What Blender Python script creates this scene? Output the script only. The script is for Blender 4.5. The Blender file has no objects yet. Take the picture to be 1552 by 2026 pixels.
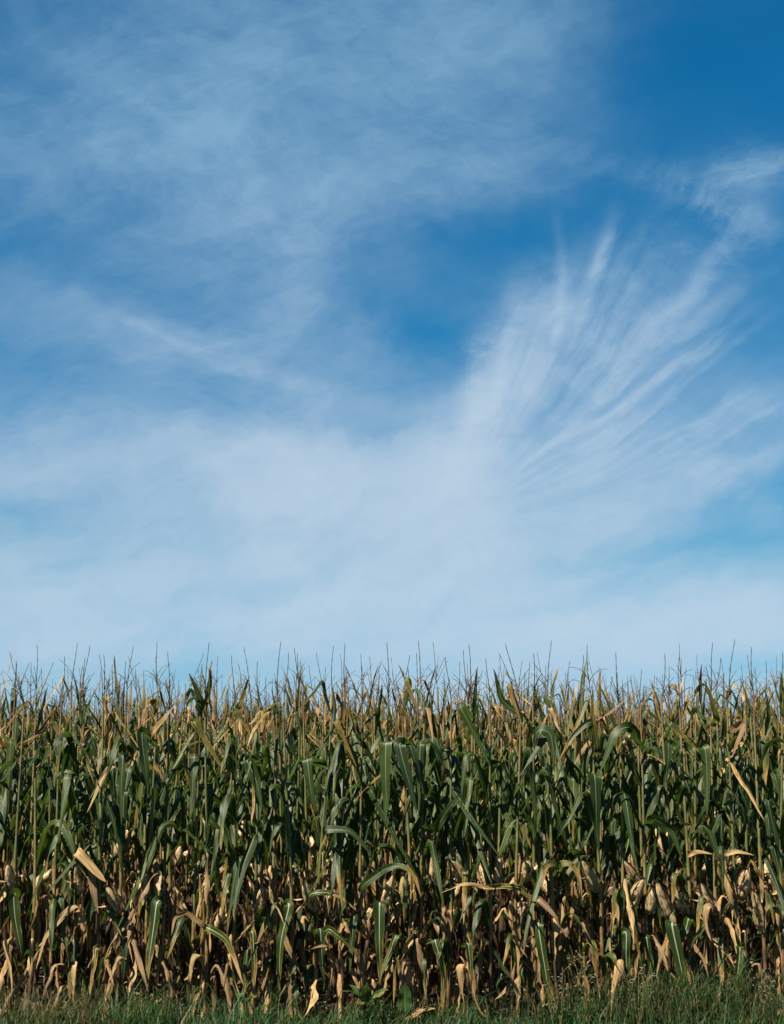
import bpy, math, random
import numpy as np
from mathutils import Vector, Matrix

R = math.radians
scene = bpy.context.scene
COL = scene.collection

# ---------------------------------------------------------------- camera
CAM_Z = 1.9
PITCH = 8.35
FOC = 3044.0                       # focal length in pixels of the 1552 x 2026 photograph
cam_d = bpy.data.cameras.new('camera')
cam_d.sensor_fit = 'VERTICAL'
cam_d.sensor_height = 24.0
cam_d.lens = FOC / 2026.0 * 24.0
cam_d.clip_start = 0.1
cam_d.clip_end = 4000.0
cam = bpy.data.objects.new('camera', cam_d)
cam.location = (0, 0, CAM_Z)
cam.rotation_euler = (R(90 + PITCH), 0, 0)
COL.objects.link(cam)
scene.camera = cam


def ray(px, py):
    """world direction of a photograph pixel (1552 x 2026), scaled so that dy = 1"""
    x = (px - 776.0) / FOC
    z = (1013.0 - py) / FOC
    c, s = math.cos(R(PITCH)), math.sin(R(PITCH))
    dy, dz = c - z * s, s + z * c
    return x / dy, dz / dy


def at(px, py, y):
    dx, dz = ray(px, py)
    return np.array([dx * y, y, CAM_Z + dz * y])


# ---------------------------------------------------------------- light and exposure
SUN_EL, SUN_AZ = 52.0, 228.0       # compass azimuth, 0 = +Y (the view direction), clockwise
scene.view_settings.view_transform = 'Standard'
scene.view_settings.look = 'None'
scene.view_settings.gamma = 1.0
scene.view_settings.use_curve_mapping = False
scene.cycles.max_bounces = 6
scene.cycles.diffuse_bounces = 2
scene.cycles.glossy_bounces = 2
scene.cycles.transmission_bounces = 2
scene.view_settings.exposure = 1.82
sun_d = bpy.data.lights.new('sun', 'SUN')
sun_d.energy = 5.0
sun_d.angle = R(0.5)
sun_d.color = (1.0, 0.89, 0.71)
sun = bpy.data.objects.new('sun', sun_d)
sdir = Vector((math.sin(R(SUN_AZ)) * math.cos(R(SUN_EL)), math.cos(R(SUN_AZ)) * math.cos(R(SUN_EL)), math.sin(R(SUN_EL))))
sun.rotation_euler = sdir.to_track_quat('Z', 'Y').to_euler()
COL.objects.link(sun)

# ---------------------------------------------------------------- sky: Nishita air with a cirrus layer
world = bpy.data.worlds.new('World')
scene.world = world
world.use_nodes = True
NT = world.node_tree
NT.nodes.clear()


class NodeMath:
    """writes arithmetic as shader nodes"""

    def __init__(self, nt):
        self.nt = nt

    def put(self, sock, v):
        if isinstance(v, (int, float)):
            sock.default_value = v
        elif isinstance(v, (tuple, list)):
            sock.default_value = (*v[:3], 1.0) if sock.type == 'RGBA' else v
        else:
            self.nt.links.new(v, sock)

    def m(self, op, a, b=None, c=None, clamp=False):
        n = self.nt.nodes.new('ShaderNodeMath')
        n.operation = op
        n.use_clamp = clamp
        for i, v in enumerate((a, b, c)):
            if v is not None:
                self.put(n.inputs[i], v)
        return n.outputs[0]

    def add(self, a, b): return self.m('ADD', a, b)
    def sub(self, a, b): return self.m('SUBTRACT', a, b)
    def mul(self, a, b): return self.m('MULTIPLY', a, b)

    def total(self, items):
        t = items[0]
        for i in items[1:]:
            t = self.add(t, i)
        return t

    def step(self, v, lo, hi, to0=0.0, to1=1.0):
        n = self.nt.nodes.new('ShaderNodeMapRange')
        n.interpolation_type = 'SMOOTHSTEP'
        for i, x in enumerate((v, lo, hi, to0, to1)):
            self.put(n.inputs[i], x)
        return n.outputs[0]

    def xyz(self, x, y, z=0.0):
        n = self.nt.nodes.new('ShaderNodeCombineXYZ')
        for i, v in enumerate((x, y, z)):
            self.put(n.inputs[i], v)
        return n.outputs[0]

    def split(self, v):
        n = self.nt.nodes.new('ShaderNodeSeparateXYZ')
        self.put(n.inputs[0], v)
        return n.outputs

    def noise(self, vec, scale=1.0, detail=4.0, rough=0.55, dist=0.0, dim='2D', lac=2.0):
        n = self.nt.nodes.new('ShaderNodeTexNoise')
        n.noise_dimensions = dim
        self.put(n.inputs['Vector'], vec)
        n.inputs['Scale'].default_value = scale
        n.inputs['Detail'].default_value = detail
        n.inputs['Roughness'].default_value = rough
        n.inputs['Lacunarity'].default_value = lac
        n.inputs['Distortion'].default_value = dist
        return n.outputs['Fac']

    def mix(self, f, a, b, blend='MIX'):
        n = self.nt.nodes.new('ShaderNodeMix')
        n.data_type = 'RGBA'
        n.blend_type = blend
        self.put(n.inputs[0], f)
        self.put(n.inputs[6], a if not isinstance(a, tuple) else (*a[:3], 1.0))
        self.put(n.inputs[7], b if not isinstance(b, tuple) else (*b[:3], 1.0))
        return n.outputs[2]


SWIRL = 0.15


def build_sky():
    q = NodeMath(NT)
    tc = NT.nodes.new('ShaderNodeTexCoord')
    x, y, z = q.split(tc.outputs['Generated'])
    ys = q.m('MAXIMUM', y, 0.12)
    K = 3.044
    U = q.mul(q.m('DIVIDE', x, ys), K)
    V = q.mul(q.m('DIVIDE', z, ys), K)

    def uv(px, py):
        a, b = ray(px, py)
        return a * K, b * K

    # large lazy warp so no edge is a clean curve
    P0 = q.xyz(U, V)
    w1 = q.sub(q.noise(P0, 2.2, 5, 0.6), 0.5)
    w2 = q.sub(q.noise(q.xyz(q.add(U, 7.3), q.add(V, 3.1)), 2.2, 5, 0.6), 0.5)
    Uw = q.add(U, q.mul(w1, 0.34))
    Vw = q.add(V, q.mul(w2, 0.26))
    Us = q.add(U, q.mul(w1, 0.10))
    Vs = q.add(V, q.mul(w2, 0.10))

    def blob(px, py, ang, sx, sy, warp=1):
        """soft elliptical region: centre and half sizes in photograph pixels, angle anticlockwise"""
        cu, cv = uv(px, py)
        uu, vv = (Uw, Vw) if warp == 1 else (Us, Vs) if warp == 2 else (U, V)
        du, dv = q.sub(uu, cu), q.sub(vv, cv)
        c, s = math.cos(R(ang)), math.sin(R(ang))
        a = q.mul(q.m('MULTIPLY_ADD', du, c, q.mul(dv, s)), 1000.0 / sx)
        b = q.mul(q.m('MULTIPLY_ADD', dv, c, q.mul(du, -s)), 1000.0 / sy)
        d = q.m('MULTIPLY_ADD', a, a, q.mul(b, b))
        return q.m('POWER', 2.718, q.mul(d, -1.0))

    def rot_noise(ang, su, sv, detail, rough, off, dist=0.0, warp=2):
        uu, vv = (Us, Vs) if warp == 2 else (Uw, Vw)
        c, s = math.cos(R(ang)), math.sin(R(ang))
        a = q.mul(q.m('MULTIPLY_ADD', uu, c, q.mul(vv, s)), su)
        b = q.mul(q.m('MULTIPLY_ADD', vv, c, q.mul(uu, -s)), sv)
        return q.noise(q.xyz(q.add(a, off), q.add(b, off * 1.7)), 1.0, detail, rough, dist)

    mott = rot_noise(-30, 2.2, 4.4, 10, 0.66, 3.7, 0.0, 2)
    fine = rot_noise(18, 5.0, 17.0, 10, 0.70, 9.1, 0.0, 2)
    band = rot_noise(7, 0.9, 4.6, 8, 0.58, 5.2, 0.0, 2)
    band2 = rot_noise(-12, 1.3, 6.0, 8, 0.58, 12.4, 0.0, 2)

    # the plume: filaments that spread from one point and curl upward
    cu, cv = uv(800, 1125)
    lazy = q.noise(q.xyz(q.add(U, 3.3), q.add(V, 8.8)), 3.0, 1.5, 0.5)
    lazy2 = q.noise(q.xyz(q.add(U, 13.3), q.add(V, 1.8)), 3.0, 1.5, 0.5)
    du = q.sub(q.m('MULTIPLY_ADD', q.sub(lazy, 0.5), 0.10, U), cu)
    dv = q.sub(q.m('MULTIPLY_ADD', q.sub(lazy2, 0.5), 0.10, V), cv)
    r = q.m('SQRT', q.m('MULTIPLY_ADD', du, du, q.mul(dv, dv)))
    th = q.m('ARCTAN2', dv, du)
    thc = q.total([q.sub(th, q.mul(r, SWIRL)), q.mul(q.sub(lazy, 0.5), 0.16), q.mul(q.sub(fine, 0.5), 0.035)])
    fanA = q.noise(q.xyz(q.mul(thc, 4.6), q.mul(r, 1.9)), 1.0, 6.0, 0.6, 0.0)
    fanB = q.noise(q.xyz(q.add(q.mul(thc, 15.0), 4.4), q.mul(r, 3.0)), 1.0, 7.0, 0.66, 0.0)
    fan = q.step(q.total([q.mul(fanA, 0.58), q.mul(fanB, 0.24), q.mul(mott, 0.18)]), 0.36, 0.66)
    fanf = q.step(q.m('MULTIPLY_ADD', fanB, 0.6, q.mul(mott, 0.4)), 0.32, 0.70)

    def strand(p0, p1, wid, level, soft=0.16):
        """one filament of the plume, running between two photograph pixels along the spread of the fan"""
        (a0, b0), (a1, b1) = uv(*p0), uv(*p1)
        r0, r1 = math.hypot(a0 - cu, b0 - cv), math.hypot(a1 - cu, b1 - cv)
        t0, t1 = math.atan2(b0 - cv, a0 - cu) - SWIRL * r0, math.atan2(b1 - cv, a1 - cu) - SWIRL * r1
        k = (t1 - t0) / (r1 - r0)
        d = q.m('MULTIPLY_ADD', r, -k, q.add(thc, -t0 + k * r0))
        e = q.mul(d, 1.0 / wid)
        g = q.m('POWER', 2.718, q.mul(q.mul(e, e), -1.0))
        w = q.mul(q.step(r, r0 - soft * 0.5, r0 + soft), q.step(r, r1 + soft * 0.5, r1 - soft))
        parts.append(q.mul(q.mul(g, w), q.mul(q.mul(q.m('MULTIPLY_ADD', fanB, 0.9, 0.4), q.step(q.m('MULTIPLY_ADD', fine, 0.5, q.mul(mott, 0.5)), 0.34, 0.64, 0.55, 1.3)), level)))

    parts = []

    def put(level, b, tex=None):
        v = q.mul(b, level)
        parts.append(q.mul(v, tex) if tex is not None else v)

    hz = q.m('POWER', 2.718, q.mul(q.m('POWER', q.mul(q.m('ABSOLUTE', q.sub(V, 0.12)), 1 / 0.41), 2.0), -1.0))
    parts.append(q.mul(q.mul(hz, 0.74), q.m('MULTIPLY_ADD', q.sub(fine, 0.5), 0.35, q.step(band, 0.28, 0.64, 0.40, 1.2))))
    mt = q.step(mott, 0.25, 0.75, 0.50, 1.05)
    mt = q.m('MULTIPLY_ADD', q.sub(fine, 0.5), 0.75, mt)
    b2 = q.step(band2, 0.2, 0.72, 0.3, 1.05)
    b2 = q.m('MULTIPLY_ADD', q.sub(fine, 0.5), 0.7, b2)
    # upper left veil
    put(0.46, blob(480, 130, 5, 640, 300), mt)
    put(0.32, blob(900, 90, 5, 300, 190), mt)
    put(0.36, blob(560, 480, -35, 300, 160), mt)
    put(0.36, blob(250, 330, 0, 380, 190), mt)
    put(0.30, blob(820, 330, 20, 300, 90), mt)
    # left middle
    put(0.26, blob(400, 705, -16, 400, 70), b2)
    put(0.42, blob(150, 880, 5, 420, 150), b2)
    put(0.22, blob(610, 640, -20, 200, 70), b2)
    put(0.16, blob(300, 605, -8, 420, 110), b2)
    # white bank
    put(1.0, blob(600, 930, -6, 270, 85), q.step(band, 0.15, 0.6, 0.75, 1.0))
    put(0.30, blob(470, 850, 40, 90, 45), fanf)
    put(0.60, blob(790, 1060, -4, 460, 150), q.step(band2, 0.25, 0.65, 0.55, 1.1))
    base = list(parts)
    parts.clear()
    # plume
    rag = q.step(q.total([q.mul(mott, 0.45), q.mul(fanA, 0.25), q.mul(fine, 0.30)]), 0.41, 0.58)
    put(1.3, blob(1000, 735, 60, 195, 70, 2), q.m('MULTIPLY_ADD', fan, 0.45, q.m('MULTIPLY_ADD', rag, 0.35, 0.35)))
    put(0.5, blob(935, 700, 20, 60, 26, 2), rag)
    put(0.62, blob(930, 855, 58, 170, 70, 2), q.m('MULTIPLY_ADD', rag, 0.4, 0.6))
    put(0.50, blob(1110, 700, 52, 150, 70, 2), fan)
    put(0.30, blob(1080, 850, 45, 260, 130), fan)
    put(0.30, blob(1160, 850, 36, 300, 90), fanf)
    put(0.12, blob(1330, 640, 48, 280, 120), fanf)
    put(0.22, blob(1250, 600, 50, 230, 110), fanf)
    put(0.30, blob(1430, 440, 55, 120, 90), rag)
    put(0.16, blob(1200, 770, 42, 380, 180))
    put(0.20, blob(1480, 860, 25, 260, 90), fan)
    put(0.26, blob(1300, 1010, 14, 220, 40), b2)
    put(0.34, blob(1420, 960, -35, 120, 34, 2), fanf)
    put(0.26, blob(1440, 930, 18, 280, 40), b2)
    for p0, p1, w, l in (((1010, 940), (1430, 675), 0.020, 0.46), ((1120, 690), (1212, 465), 0.020, 0.60), ((1000, 960), (1370, 520), 0.030, 0.26),
                         ((960, 1000), (1340, 775), 0.016, 0.20), ((1000, 1010), (1320, 830), 0.018, 0.16), ((1130, 780), (1260, 590), 0.022, 0.26),
                         ((1180, 760), (1480, 560), 0.024, 0.26), ((1080, 760), (1110, 480), 0.018, 0.36), ((930, 900), (1020, 560), 0.035, 0.40),
                         ((880, 960), (940, 640), 0.030, 0.22), ((960, 820), (1070, 610), 0.028, 0.30), ((1200, 940), (1560, 790), 0.028, 0.20),
                                                  ((1040, 880), (1180, 720), 0.026, 0.22), ((1150, 900), (1300, 790), 0.012, 0.16), ((1230, 760), (1400, 600), 0.016, 0.20),
                         ((1300, 650), (1480, 430), 0.024, 0.40), ((1200, 640), (1330, 480), 0.018, 0.20), ((1240, 900), (1480, 790), 0.013, 0.16)):
        strand(p0, p1, w, l)
    rs = random.Random(12)
    for i in range(16):                            # fine loose fibres between the strong ones
        a = R(rs.uniform(22, 58))
        r0, r1 = rs.uniform(260, 520), rs.uniform(640, 960)
        b = a + R(rs.uniform(-4, 7))
        strand((800 + r0 * math.cos(a), 1125 - r0 * math.sin(a)), (800 + r1 * math.cos(b), 1125 - r1 * math.sin(b)),
               rs.uniform(0.006, 0.013), rs.uniform(0.10, 0.20), 0.22)
    # crest and the loose tuft above it
    put(0.55, blob(1395, 385, -24, 140, 32, 2), fanf)
    put(0.50, blob(1480, 330, 10, 90, 36, 2), q.step(fine, 0.3, 0.7, 0.3, 1.2))
    put(0.08, blob(1130, 300, -22, 200, 26, 2), q.step(fine, 0.3, 0.7, 0.3, 1.2))
    put(0.10, blob(960, 330, 20, 160, 30, 2), q.step(fine, 0.3, 0.7, 0.3, 1.2))
    # thin crossing streaks
    put(0.20, blob(285, 645, -24, 105, 9, 2), q.step(fine, 0.3, 0.6, 0.4, 1.0))
    put(0.17, blob(440, 672, 11, 110, 10, 2), q.step(fine, 0.3, 0.6, 0.4, 1.0))
    put(0.28, blob(470, 715, -19, 250, 26, 2), b2)
    # near the horizon
    put(0.26, blob(1230, 1130, 8, 130, 26, 2), q.step(fine, 0.3, 0.7, 0.4, 1.1))
    put(0.55, blob(1330, 1230, 4, 400, 70, 2))
    put(0.50, blob(760, 1200, -2, 560, 110), q.step(band, 0.3, 0.62, 0.45, 1.2))
    put(0.30, blob(60, 1180, 0, 330, 110))
    # a thin veil over the rest of the sky
    back = q.step(y, 0.5, 0.15)
    rest = q.noise(q.xyz(x, q.add(y, z)), 3.0, 6, 0.6)
    parts.append(q.mul(back, q.step(rest, 0.3, 0.7, 0.1, 0.5)))
    D = q.total(base)
    # clear air
    clear = q.total([q.mul(blob(1390, 130, 20, 330, 190), 1.0), q.mul(blob(1060, 445, 8, 210, 70), 0.85),
                     q.mul(blob(815, 665, -20, 150, 75), 0.9), q.mul(blob(20, 480, 10, 200, 70), 0.4),
                     q.mul(blob(1530, 1080, 10, 230, 90), 0.5), q.mul(blob(1500, 1325, 3, 260, 32, 2), 0.55),
                     q.mul(blob(420, 1330, 3, 460, 40, 2), 0.5), q.mul(blob(560, 1130, 4, 260, 26), 0.28), q.mul(blob(230, 960, 10, 150, 34), 0.30), q.mul(blob(1180, 1110, 6, 200, 26), 0.30)])
    keep = q.m('SUBTRACT', 1.0, clear, clamp=True)
    D = q.add(q.mul(D, keep), q.total(parts))
    # fine broken fibre through the whole sheet
    f1 = rot_noise(24, 5.0, 17.0, 9, 0.62, 21.3, 0.0, 1)
    f2 = rot_noise(-38, 3.0, 8.0, 9, 0.62, 33.1, 0.0, 1)
    D = q.mul(D, q.step(q.m('MULTIPLY_ADD', f1, 0.5, q.mul(f2, 0.5)), 0.30, 0.70, 0.74, 1.20))
    D = q.m('MULTIPLY', q.m('SUBTRACT', 1.0, q.m('POWER', 2.718, q.mul(D, -1.35))), 0.97, clamp=True)

    sky = NT.nodes.new('ShaderNodeTexSky')
    sky.sky_type = 'NISHITA'
    sky.sun_disc = False
    sky.sun_elevation = R(SUN_EL)
    sky.sun_rotation = R(SUN_AZ)
    sky.altitude = 300
    sky.air_density = 1.0
    sky.dust_density = 0.3
    sky.ozone_density = 2.0
    rgb = NT.nodes.new('ShaderNodeSeparateColor')
    NT.links.new(sky.outputs[0], rgb.inputs[0])
    deep = NT.nodes.new('ShaderNodeCombineColor')
    for i, (a, p) in enumerate(((0.30, 1.87), (0.655, 0.957), (0.825, 0.80))):   # the photograph's deep autumn blue
        c = q.mul(rgb.outputs[i], 0.1)
        c = q.mul(q.m('POWER', c, p), a / 0.1)
        if i == 2:                                # a bluer band just over the field
            c = q.mul(c, q.m('MULTIPLY_ADD', q.step(V, 0.38, 0.06), 0.24, 1.0))
        q.put(deep.inputs[i], c)
    tint = deep.outputs[0]
    cloud = q.mix(D, tint, q.mix(q.step(V, 0.51, 1.41), CLOUD, CLOUD_HIGH))
    bg = NT.nodes.new('ShaderNodeBackground')
    bg.inputs['Strength'].default_value = SKY_STRENGTH
    NT.links.new(q.mix(1.0, cloud, (SKY_LEVEL, SKY_LEVEL, SKY_LEVEL), 'MULTIPLY'), bg.inputs['Color'])
    out = NT.nodes.new('ShaderNodeOutputWorld')
    NT.links.new(bg.outputs[0], out.inputs['Surface'])
    world.cycles.sampling_method = 'MANUAL'
    world.cycles.sample_map_resolution = 512


SKY_STRENGTH = 0.05
SKY_LEVEL = 0.567
CLOUD = (5.25, 6.5, 7.8)
CLOUD_HIGH = (3.2, 5.45, 7.2)
build_sky()

# ---------------------------------------------------------------- materials
ALBEDO = 0.43                     # every plant colour below is scaled by this


def new_mat(name):
    m = bpy.data.materials.new(name)
    m.use_nodes = True
    m.node_tree.nodes.clear()
    return m, NodeMath(m.node_tree)


def finish(q, color, rough, normal=None, trans=0.0, trans_col=None, spec=0.5):
    nt = q.nt
    color = q.mix(1.0, color, (ALBEDO, ALBEDO, ALBEDO), 'MULTIPLY')
    b = nt.nodes.new('ShaderNodeBsdfPrincipled')
    q.put(b.inputs['Base Color'], color)
    q.put(b.inputs['Roughness'], rough)
    q.put(b.inputs['Specular IOR Level'], spec)
    if normal is not None:
        q.put(b.inputs['Normal'], normal)
    o = nt.nodes.new('ShaderNodeOutputMaterial')
    if trans > 0:
        t = nt.nodes.new('ShaderNodeBsdfTranslucent')
        q.put(t.inputs['Color'], trans_col if trans_col is not None else color)
        x = nt.nodes.new('ShaderNodeMixShader')
        x.inputs[0].default_value = trans
        nt.links.new(b.outputs[0], x.inputs[1])
        nt.links.new(t.outputs[0], x.inputs[2])
        nt.links.new(x.outputs[0], o.inputs['Surface'])
    else:
        nt.links.new(b.outputs[0], o.inputs['Surface'])


def attr(q, name):
    n = q.nt.nodes.new('ShaderNodeAttribute')
    n.attribute_name = name
    return n.outputs['Fac'], n.outputs['Vector']


def ramp(q, fac, stops):
    n = q.nt.nodes.new('ShaderNodeValToRGB')
    e = n.color_ramp.elements
    while len(e) < len(stops):
        e.new(0.5)
    for el, (p, c) in zip(e, stops):
        el.position = p
        el.color = (*c, 1.0)
    q.put(n.inputs[0], fac)
    return n.outputs[0]


def bump(q, h, strength, dist):
    n = q.nt.nodes.new('ShaderNodeBump')
    n.inputs['Strength'].default_value = strength
    n.inputs['Distance'].default_value = dist
    q.put(n.inputs['Height'], h)
    return n.outputs[0]


def rnd(q):
    return q.nt.nodes.new('ShaderNodeObjectInfo').outputs['Random']


# every corn surface carries: UVMap (across, along), dry (0 living .. 1 dead, raised low in the inner rows as painted shade), tone (0..1 of its own)
def leaf_material():
    m, q = new_mat('corn_leaf')
    uv = q.nt.nodes.new('ShaderNodeUVMap')
    uv.uv_map = 'UVMap'
    u, v, _ = q.split(uv.outputs[0])
    dry, _ = attr(q, 'dry')
    tone, _ = attr(q, 'tone')
    ribw, _ = attr(q, 'rib')
    rd = rnd(q)
    off = q.mul(q.add(tone, rd), 17.0)
    patch = q.noise(q.xyz(q.m('MULTIPLY_ADD', u, 2.2, off), q.m('MULTIPLY_ADD', v, 7.0, off)), 1.0, 4, 0.6)
    spots = q.noise(q.xyz(q.m('MULTIPLY_ADD', u, 7.0, off), q.m('MULTIPLY_ADD', v, 26.0, off)), 1.0, 4, 0.65)
    veins = q.noise(q.xyz(q.m('MULTIPLY_ADD', u, 34.0, off), q.m('MULTIPLY_ADD', v, 1.5, off)), 1.0, 2, 0.5)
    d = q.total([dry, q.mul(q.sub(patch, 0.5), 0.62), q.mul(q.sub(spots, 0.5), 0.42)])
    g = ramp(q, q.m('FRACT', q.add(tone, q.mul(rd, 0.6))),
             [(0.0, (0.0080, 0.028, 0.009)), (0.35, (0.019, 0.045, 0.007)), (0.7, (0.046, 0.078, 0.007)), (1.0, (0.011, 0.035, 0.012))])
    g = q.mix(q.step(veins, 0.35, 0.7), g, q.mix(0.5, g, (0.058, 0.092, 0.022)))
    dead = q.mix(q.step(q.noise(q.xyz(q.m('MULTIPLY_ADD', u, 5.0, off), q.m('MULTIPLY_ADD', v, 5.0, off)), 1.0, 3, 0.6), 0.3, 0.7),
                 (0.72, 0.50, 0.235), (0.36, 0.205, 0.072))
    dead = q.mix(q.step(q.m('FRACT', q.add(q.mul(tone, 3.3), rd)), 0.05, 0.9, 0.0, 0.9), dead, (0.13, 0.068, 0.032))
    dead = q.mix(q.step(veins, 0.42, 0.66, 0.0, 0.45), dead, (0.70, 0.53, 0.31))
    col = q.mix(q.step(d, 0.30, 0.46), g, (0.080, 0.100, 0.014))
    col = q.mix(q.step(d, 0.44, 0.58), col, (0.26, 0.145, 0.014))
    col = q.mix(q.step(d, 0.56, 0.72), col, dead)
    col = q.mix(q.step(d, 0.98, 1.25), col, (0.085, 0.048, 0.026))  # darkest dead brown; low in the inner rows it serves as painted shade
    # the pale rib down the middle
    c = q.m('ABSOLUTE', q.sub(u, 0.5))
    wid = q.mul(q.m('MULTIPLY_ADD', q.m('SUBTRACT', 1.0, v, clamp=True), 0.058, 0.014), q.m('MULTIPLY_ADD', ribw, 0.6, 0.4))
    rib = q.m('SUBTRACT', 1.0, q.step(q.m('DIVIDE', c, wid), 0.55, 1.25), clamp=True)
    ribc = q.mix(q.step(d, 0.42, 0.75), (0.50, 0.57, 0.36), (0.62, 0.48, 0.29))
    col = q.mix(q.mul(rib, q.m('MULTIPLY_ADD', ribw, 0.62, 0.28)), col, ribc)
    h = q.m('MULTIPLY_ADD', veins, 0.6, q.mul(rib, -0.8))
    n = bump(q, q.m('MULTIPLY_ADD', spots, 0.5, h), 0.5, 0.003)
    rough = q.m('MULTIPLY_ADD', q.step(d, 0.4, 0.7), 0.26, q.m('MULTIPLY_ADD', spots, 0.22, 0.33))
    tcol = q.mix(0.5, col, q.mix(q.step(d, 0.35, 0.6), (0.11, 0.20, 0.016), (0.36, 0.20, 0.065)))
    finish(q, col, rough, n, 0.20, tcol, 0.22)
    return m


def stalk_material():
    m, q = new_mat('corn_stalk')
    uv = q.nt.nodes.new('ShaderNodeUVMap')
    uv.uv_map = 'UVMap'
    u, v, _ = q.split(uv.outputs[0])
    dry, _ = attr(q, 'dry')
    tone, _ = attr(q, 'tone')
    rd = rnd(q)
    off = q.mul(q.add(tone, rd), 23.0)
    st = q.noise(q.xyz(q.m('MULTIPLY_ADD', u, 9.0, off), q.m('MULTIPLY_ADD', v, 5.0, off)), 1.0, 4, 0.6)
    pt = q.noise(q.xyz(q.m('MULTIPLY_ADD', u, 2.0, off), q.m('MULTIPLY_ADD', v, 16.0, off)), 1.0, 4, 0.6)
    d = q.total([dry, q.mul(q.sub(pt, 0.5), 0.9), q.mul(q.sub(rd, 0.5), 0.35)])
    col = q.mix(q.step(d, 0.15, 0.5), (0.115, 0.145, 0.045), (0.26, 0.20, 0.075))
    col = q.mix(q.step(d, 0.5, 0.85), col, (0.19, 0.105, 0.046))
    col = q.mix(q.step(d, 0.8, 1.1), col, (0.070, 0.038, 0.022))  # dark foot: red-brown stalk, with shade painted in on inner rows
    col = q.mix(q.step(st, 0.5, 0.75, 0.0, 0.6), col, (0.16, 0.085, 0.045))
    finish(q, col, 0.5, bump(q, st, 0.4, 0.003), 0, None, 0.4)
    return m


def husk_material():
    m, q = new_mat('corn_husk')
    uv = q.nt.nodes.new('ShaderNodeUVMap')
    uv.uv_map = 'UVMap'
    u, v, _ = q.split(uv.outputs[0])
    tone, _ = attr(q, 'tone')
    rd = rnd(q)
    off = q.mul(q.add(tone, rd), 19.0)
    st = q.noise(q.xyz(q.m('MULTIPLY_ADD', u, 24.0, off), q.m('MULTIPLY_ADD', v, 1.6, off)), 1.0, 4, 0.6)
    pt = q.noise(q.xyz(q.m('MULTIPLY_ADD', u, 6.0, off), q.m('MULTIPLY_ADD', v, 4.0, off)), 1.0, 5, 0.65)
    col = q.mix(q.step(st, 0.3, 0.7), (0.86, 0.67, 0.41), (0.52, 0.34, 0.155))
    col = q.mix(q.step(pt, 0.46, 0.64, 0.0, 0.85), col, (0.10, 0.05, 0.024))
    col = q.mix(q.step(q.m('FRACT', q.mul(rd, 7.7)), 0.55, 1.0, 0.0, 0.55), col, (0.30, 0.27, 0.085))
    finish(q, col, 0.62, bump(q, q.add(st, pt), 0.6, 0.004), 0.10, None, 0.3)
    return m


def tassel_material():
    m, q = new_mat('corn_tassel')
    geo = q.nt.nodes.new('ShaderNodeNewGeometry')
    n = q.noise(geo.outputs['Position'], 60.0, 3, 0.6, 0, '3D')
    tone, _ = attr(q, 'tone')
    col = q.mix(q.step(n, 0.35, 0.65), (0.055, 0.042, 0.026), (0.20, 0.145, 0.070))
    col = q.mix(q.mul(q.m('FRACT', q.add(tone, rnd(q))), 0.55), col, (0.11, 0.085, 0.045))
    finish(q, col, 0.7, None, 0.0, None, 0.25)
    return m


def silk_material():
    m, q = new_mat('corn_silk')
    finish(q, (0.075, 0.032, 0.016), 0.7)
    return m


def grass_material():
    m, q = new_mat('grass_blade')
    tone, _ = attr(q, 'tone')
    dry, _ = attr(q, 'dry')
    g = ramp(q, tone, [(0.0, (0.013, 0.046, 0.024)), (0.4, (0.028, 0.080, 0.028)), (0.75, (0.058, 0.118, 0.032)), (1.0, (0.020, 0.064, 0.044))])
    col = q.mix(q.step(dry, 0.45, 0.7), g, (0.20, 0.145, 0.072))
    finish(q, col, 0.55, None, 0.22, q.mix(0.5, col, (0.10, 0.20, 0.03)), 0.15)
    return m


def ground_material():
    m, q = new_mat('soil_and_turf')
    geo = q.nt.nodes.new('ShaderNodeNewGeometry')
    p = geo.outputs['Position']
    n1 = q.noise(p, 1.1, 6, 0.6, 0.3, '3D')
    n2 = q.noise(p, 14.0, 6, 0.65, 0.0, '3D')
    _, y, _ = q.split(p)
    soil = q.mix(q.step(n2, 0.3, 0.7), (0.016, 0.012, 0.009), (0.034, 0.024, 0.016))
    turf = q.mix(q.step(n2, 0.35, 0.68), (0.024, 0.048, 0.018), (0.055, 0.075, 0.028))
    col = q.mix(q.step(q.m('MULTIPLY_ADD', q.sub(n1, 0.5), 0.9, y), 10.6, 11.2), turf, soil)
    finish(q, col, 0.9, bump(q, n2, 0.8, 0.03), 0, None, 0.2)
    return m


def petal_material():
    m, q = new_mat('white_petal')
    finish(q, (0.45, 0.44, 0.40), 0.6, None, 0.2)
    return m


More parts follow.
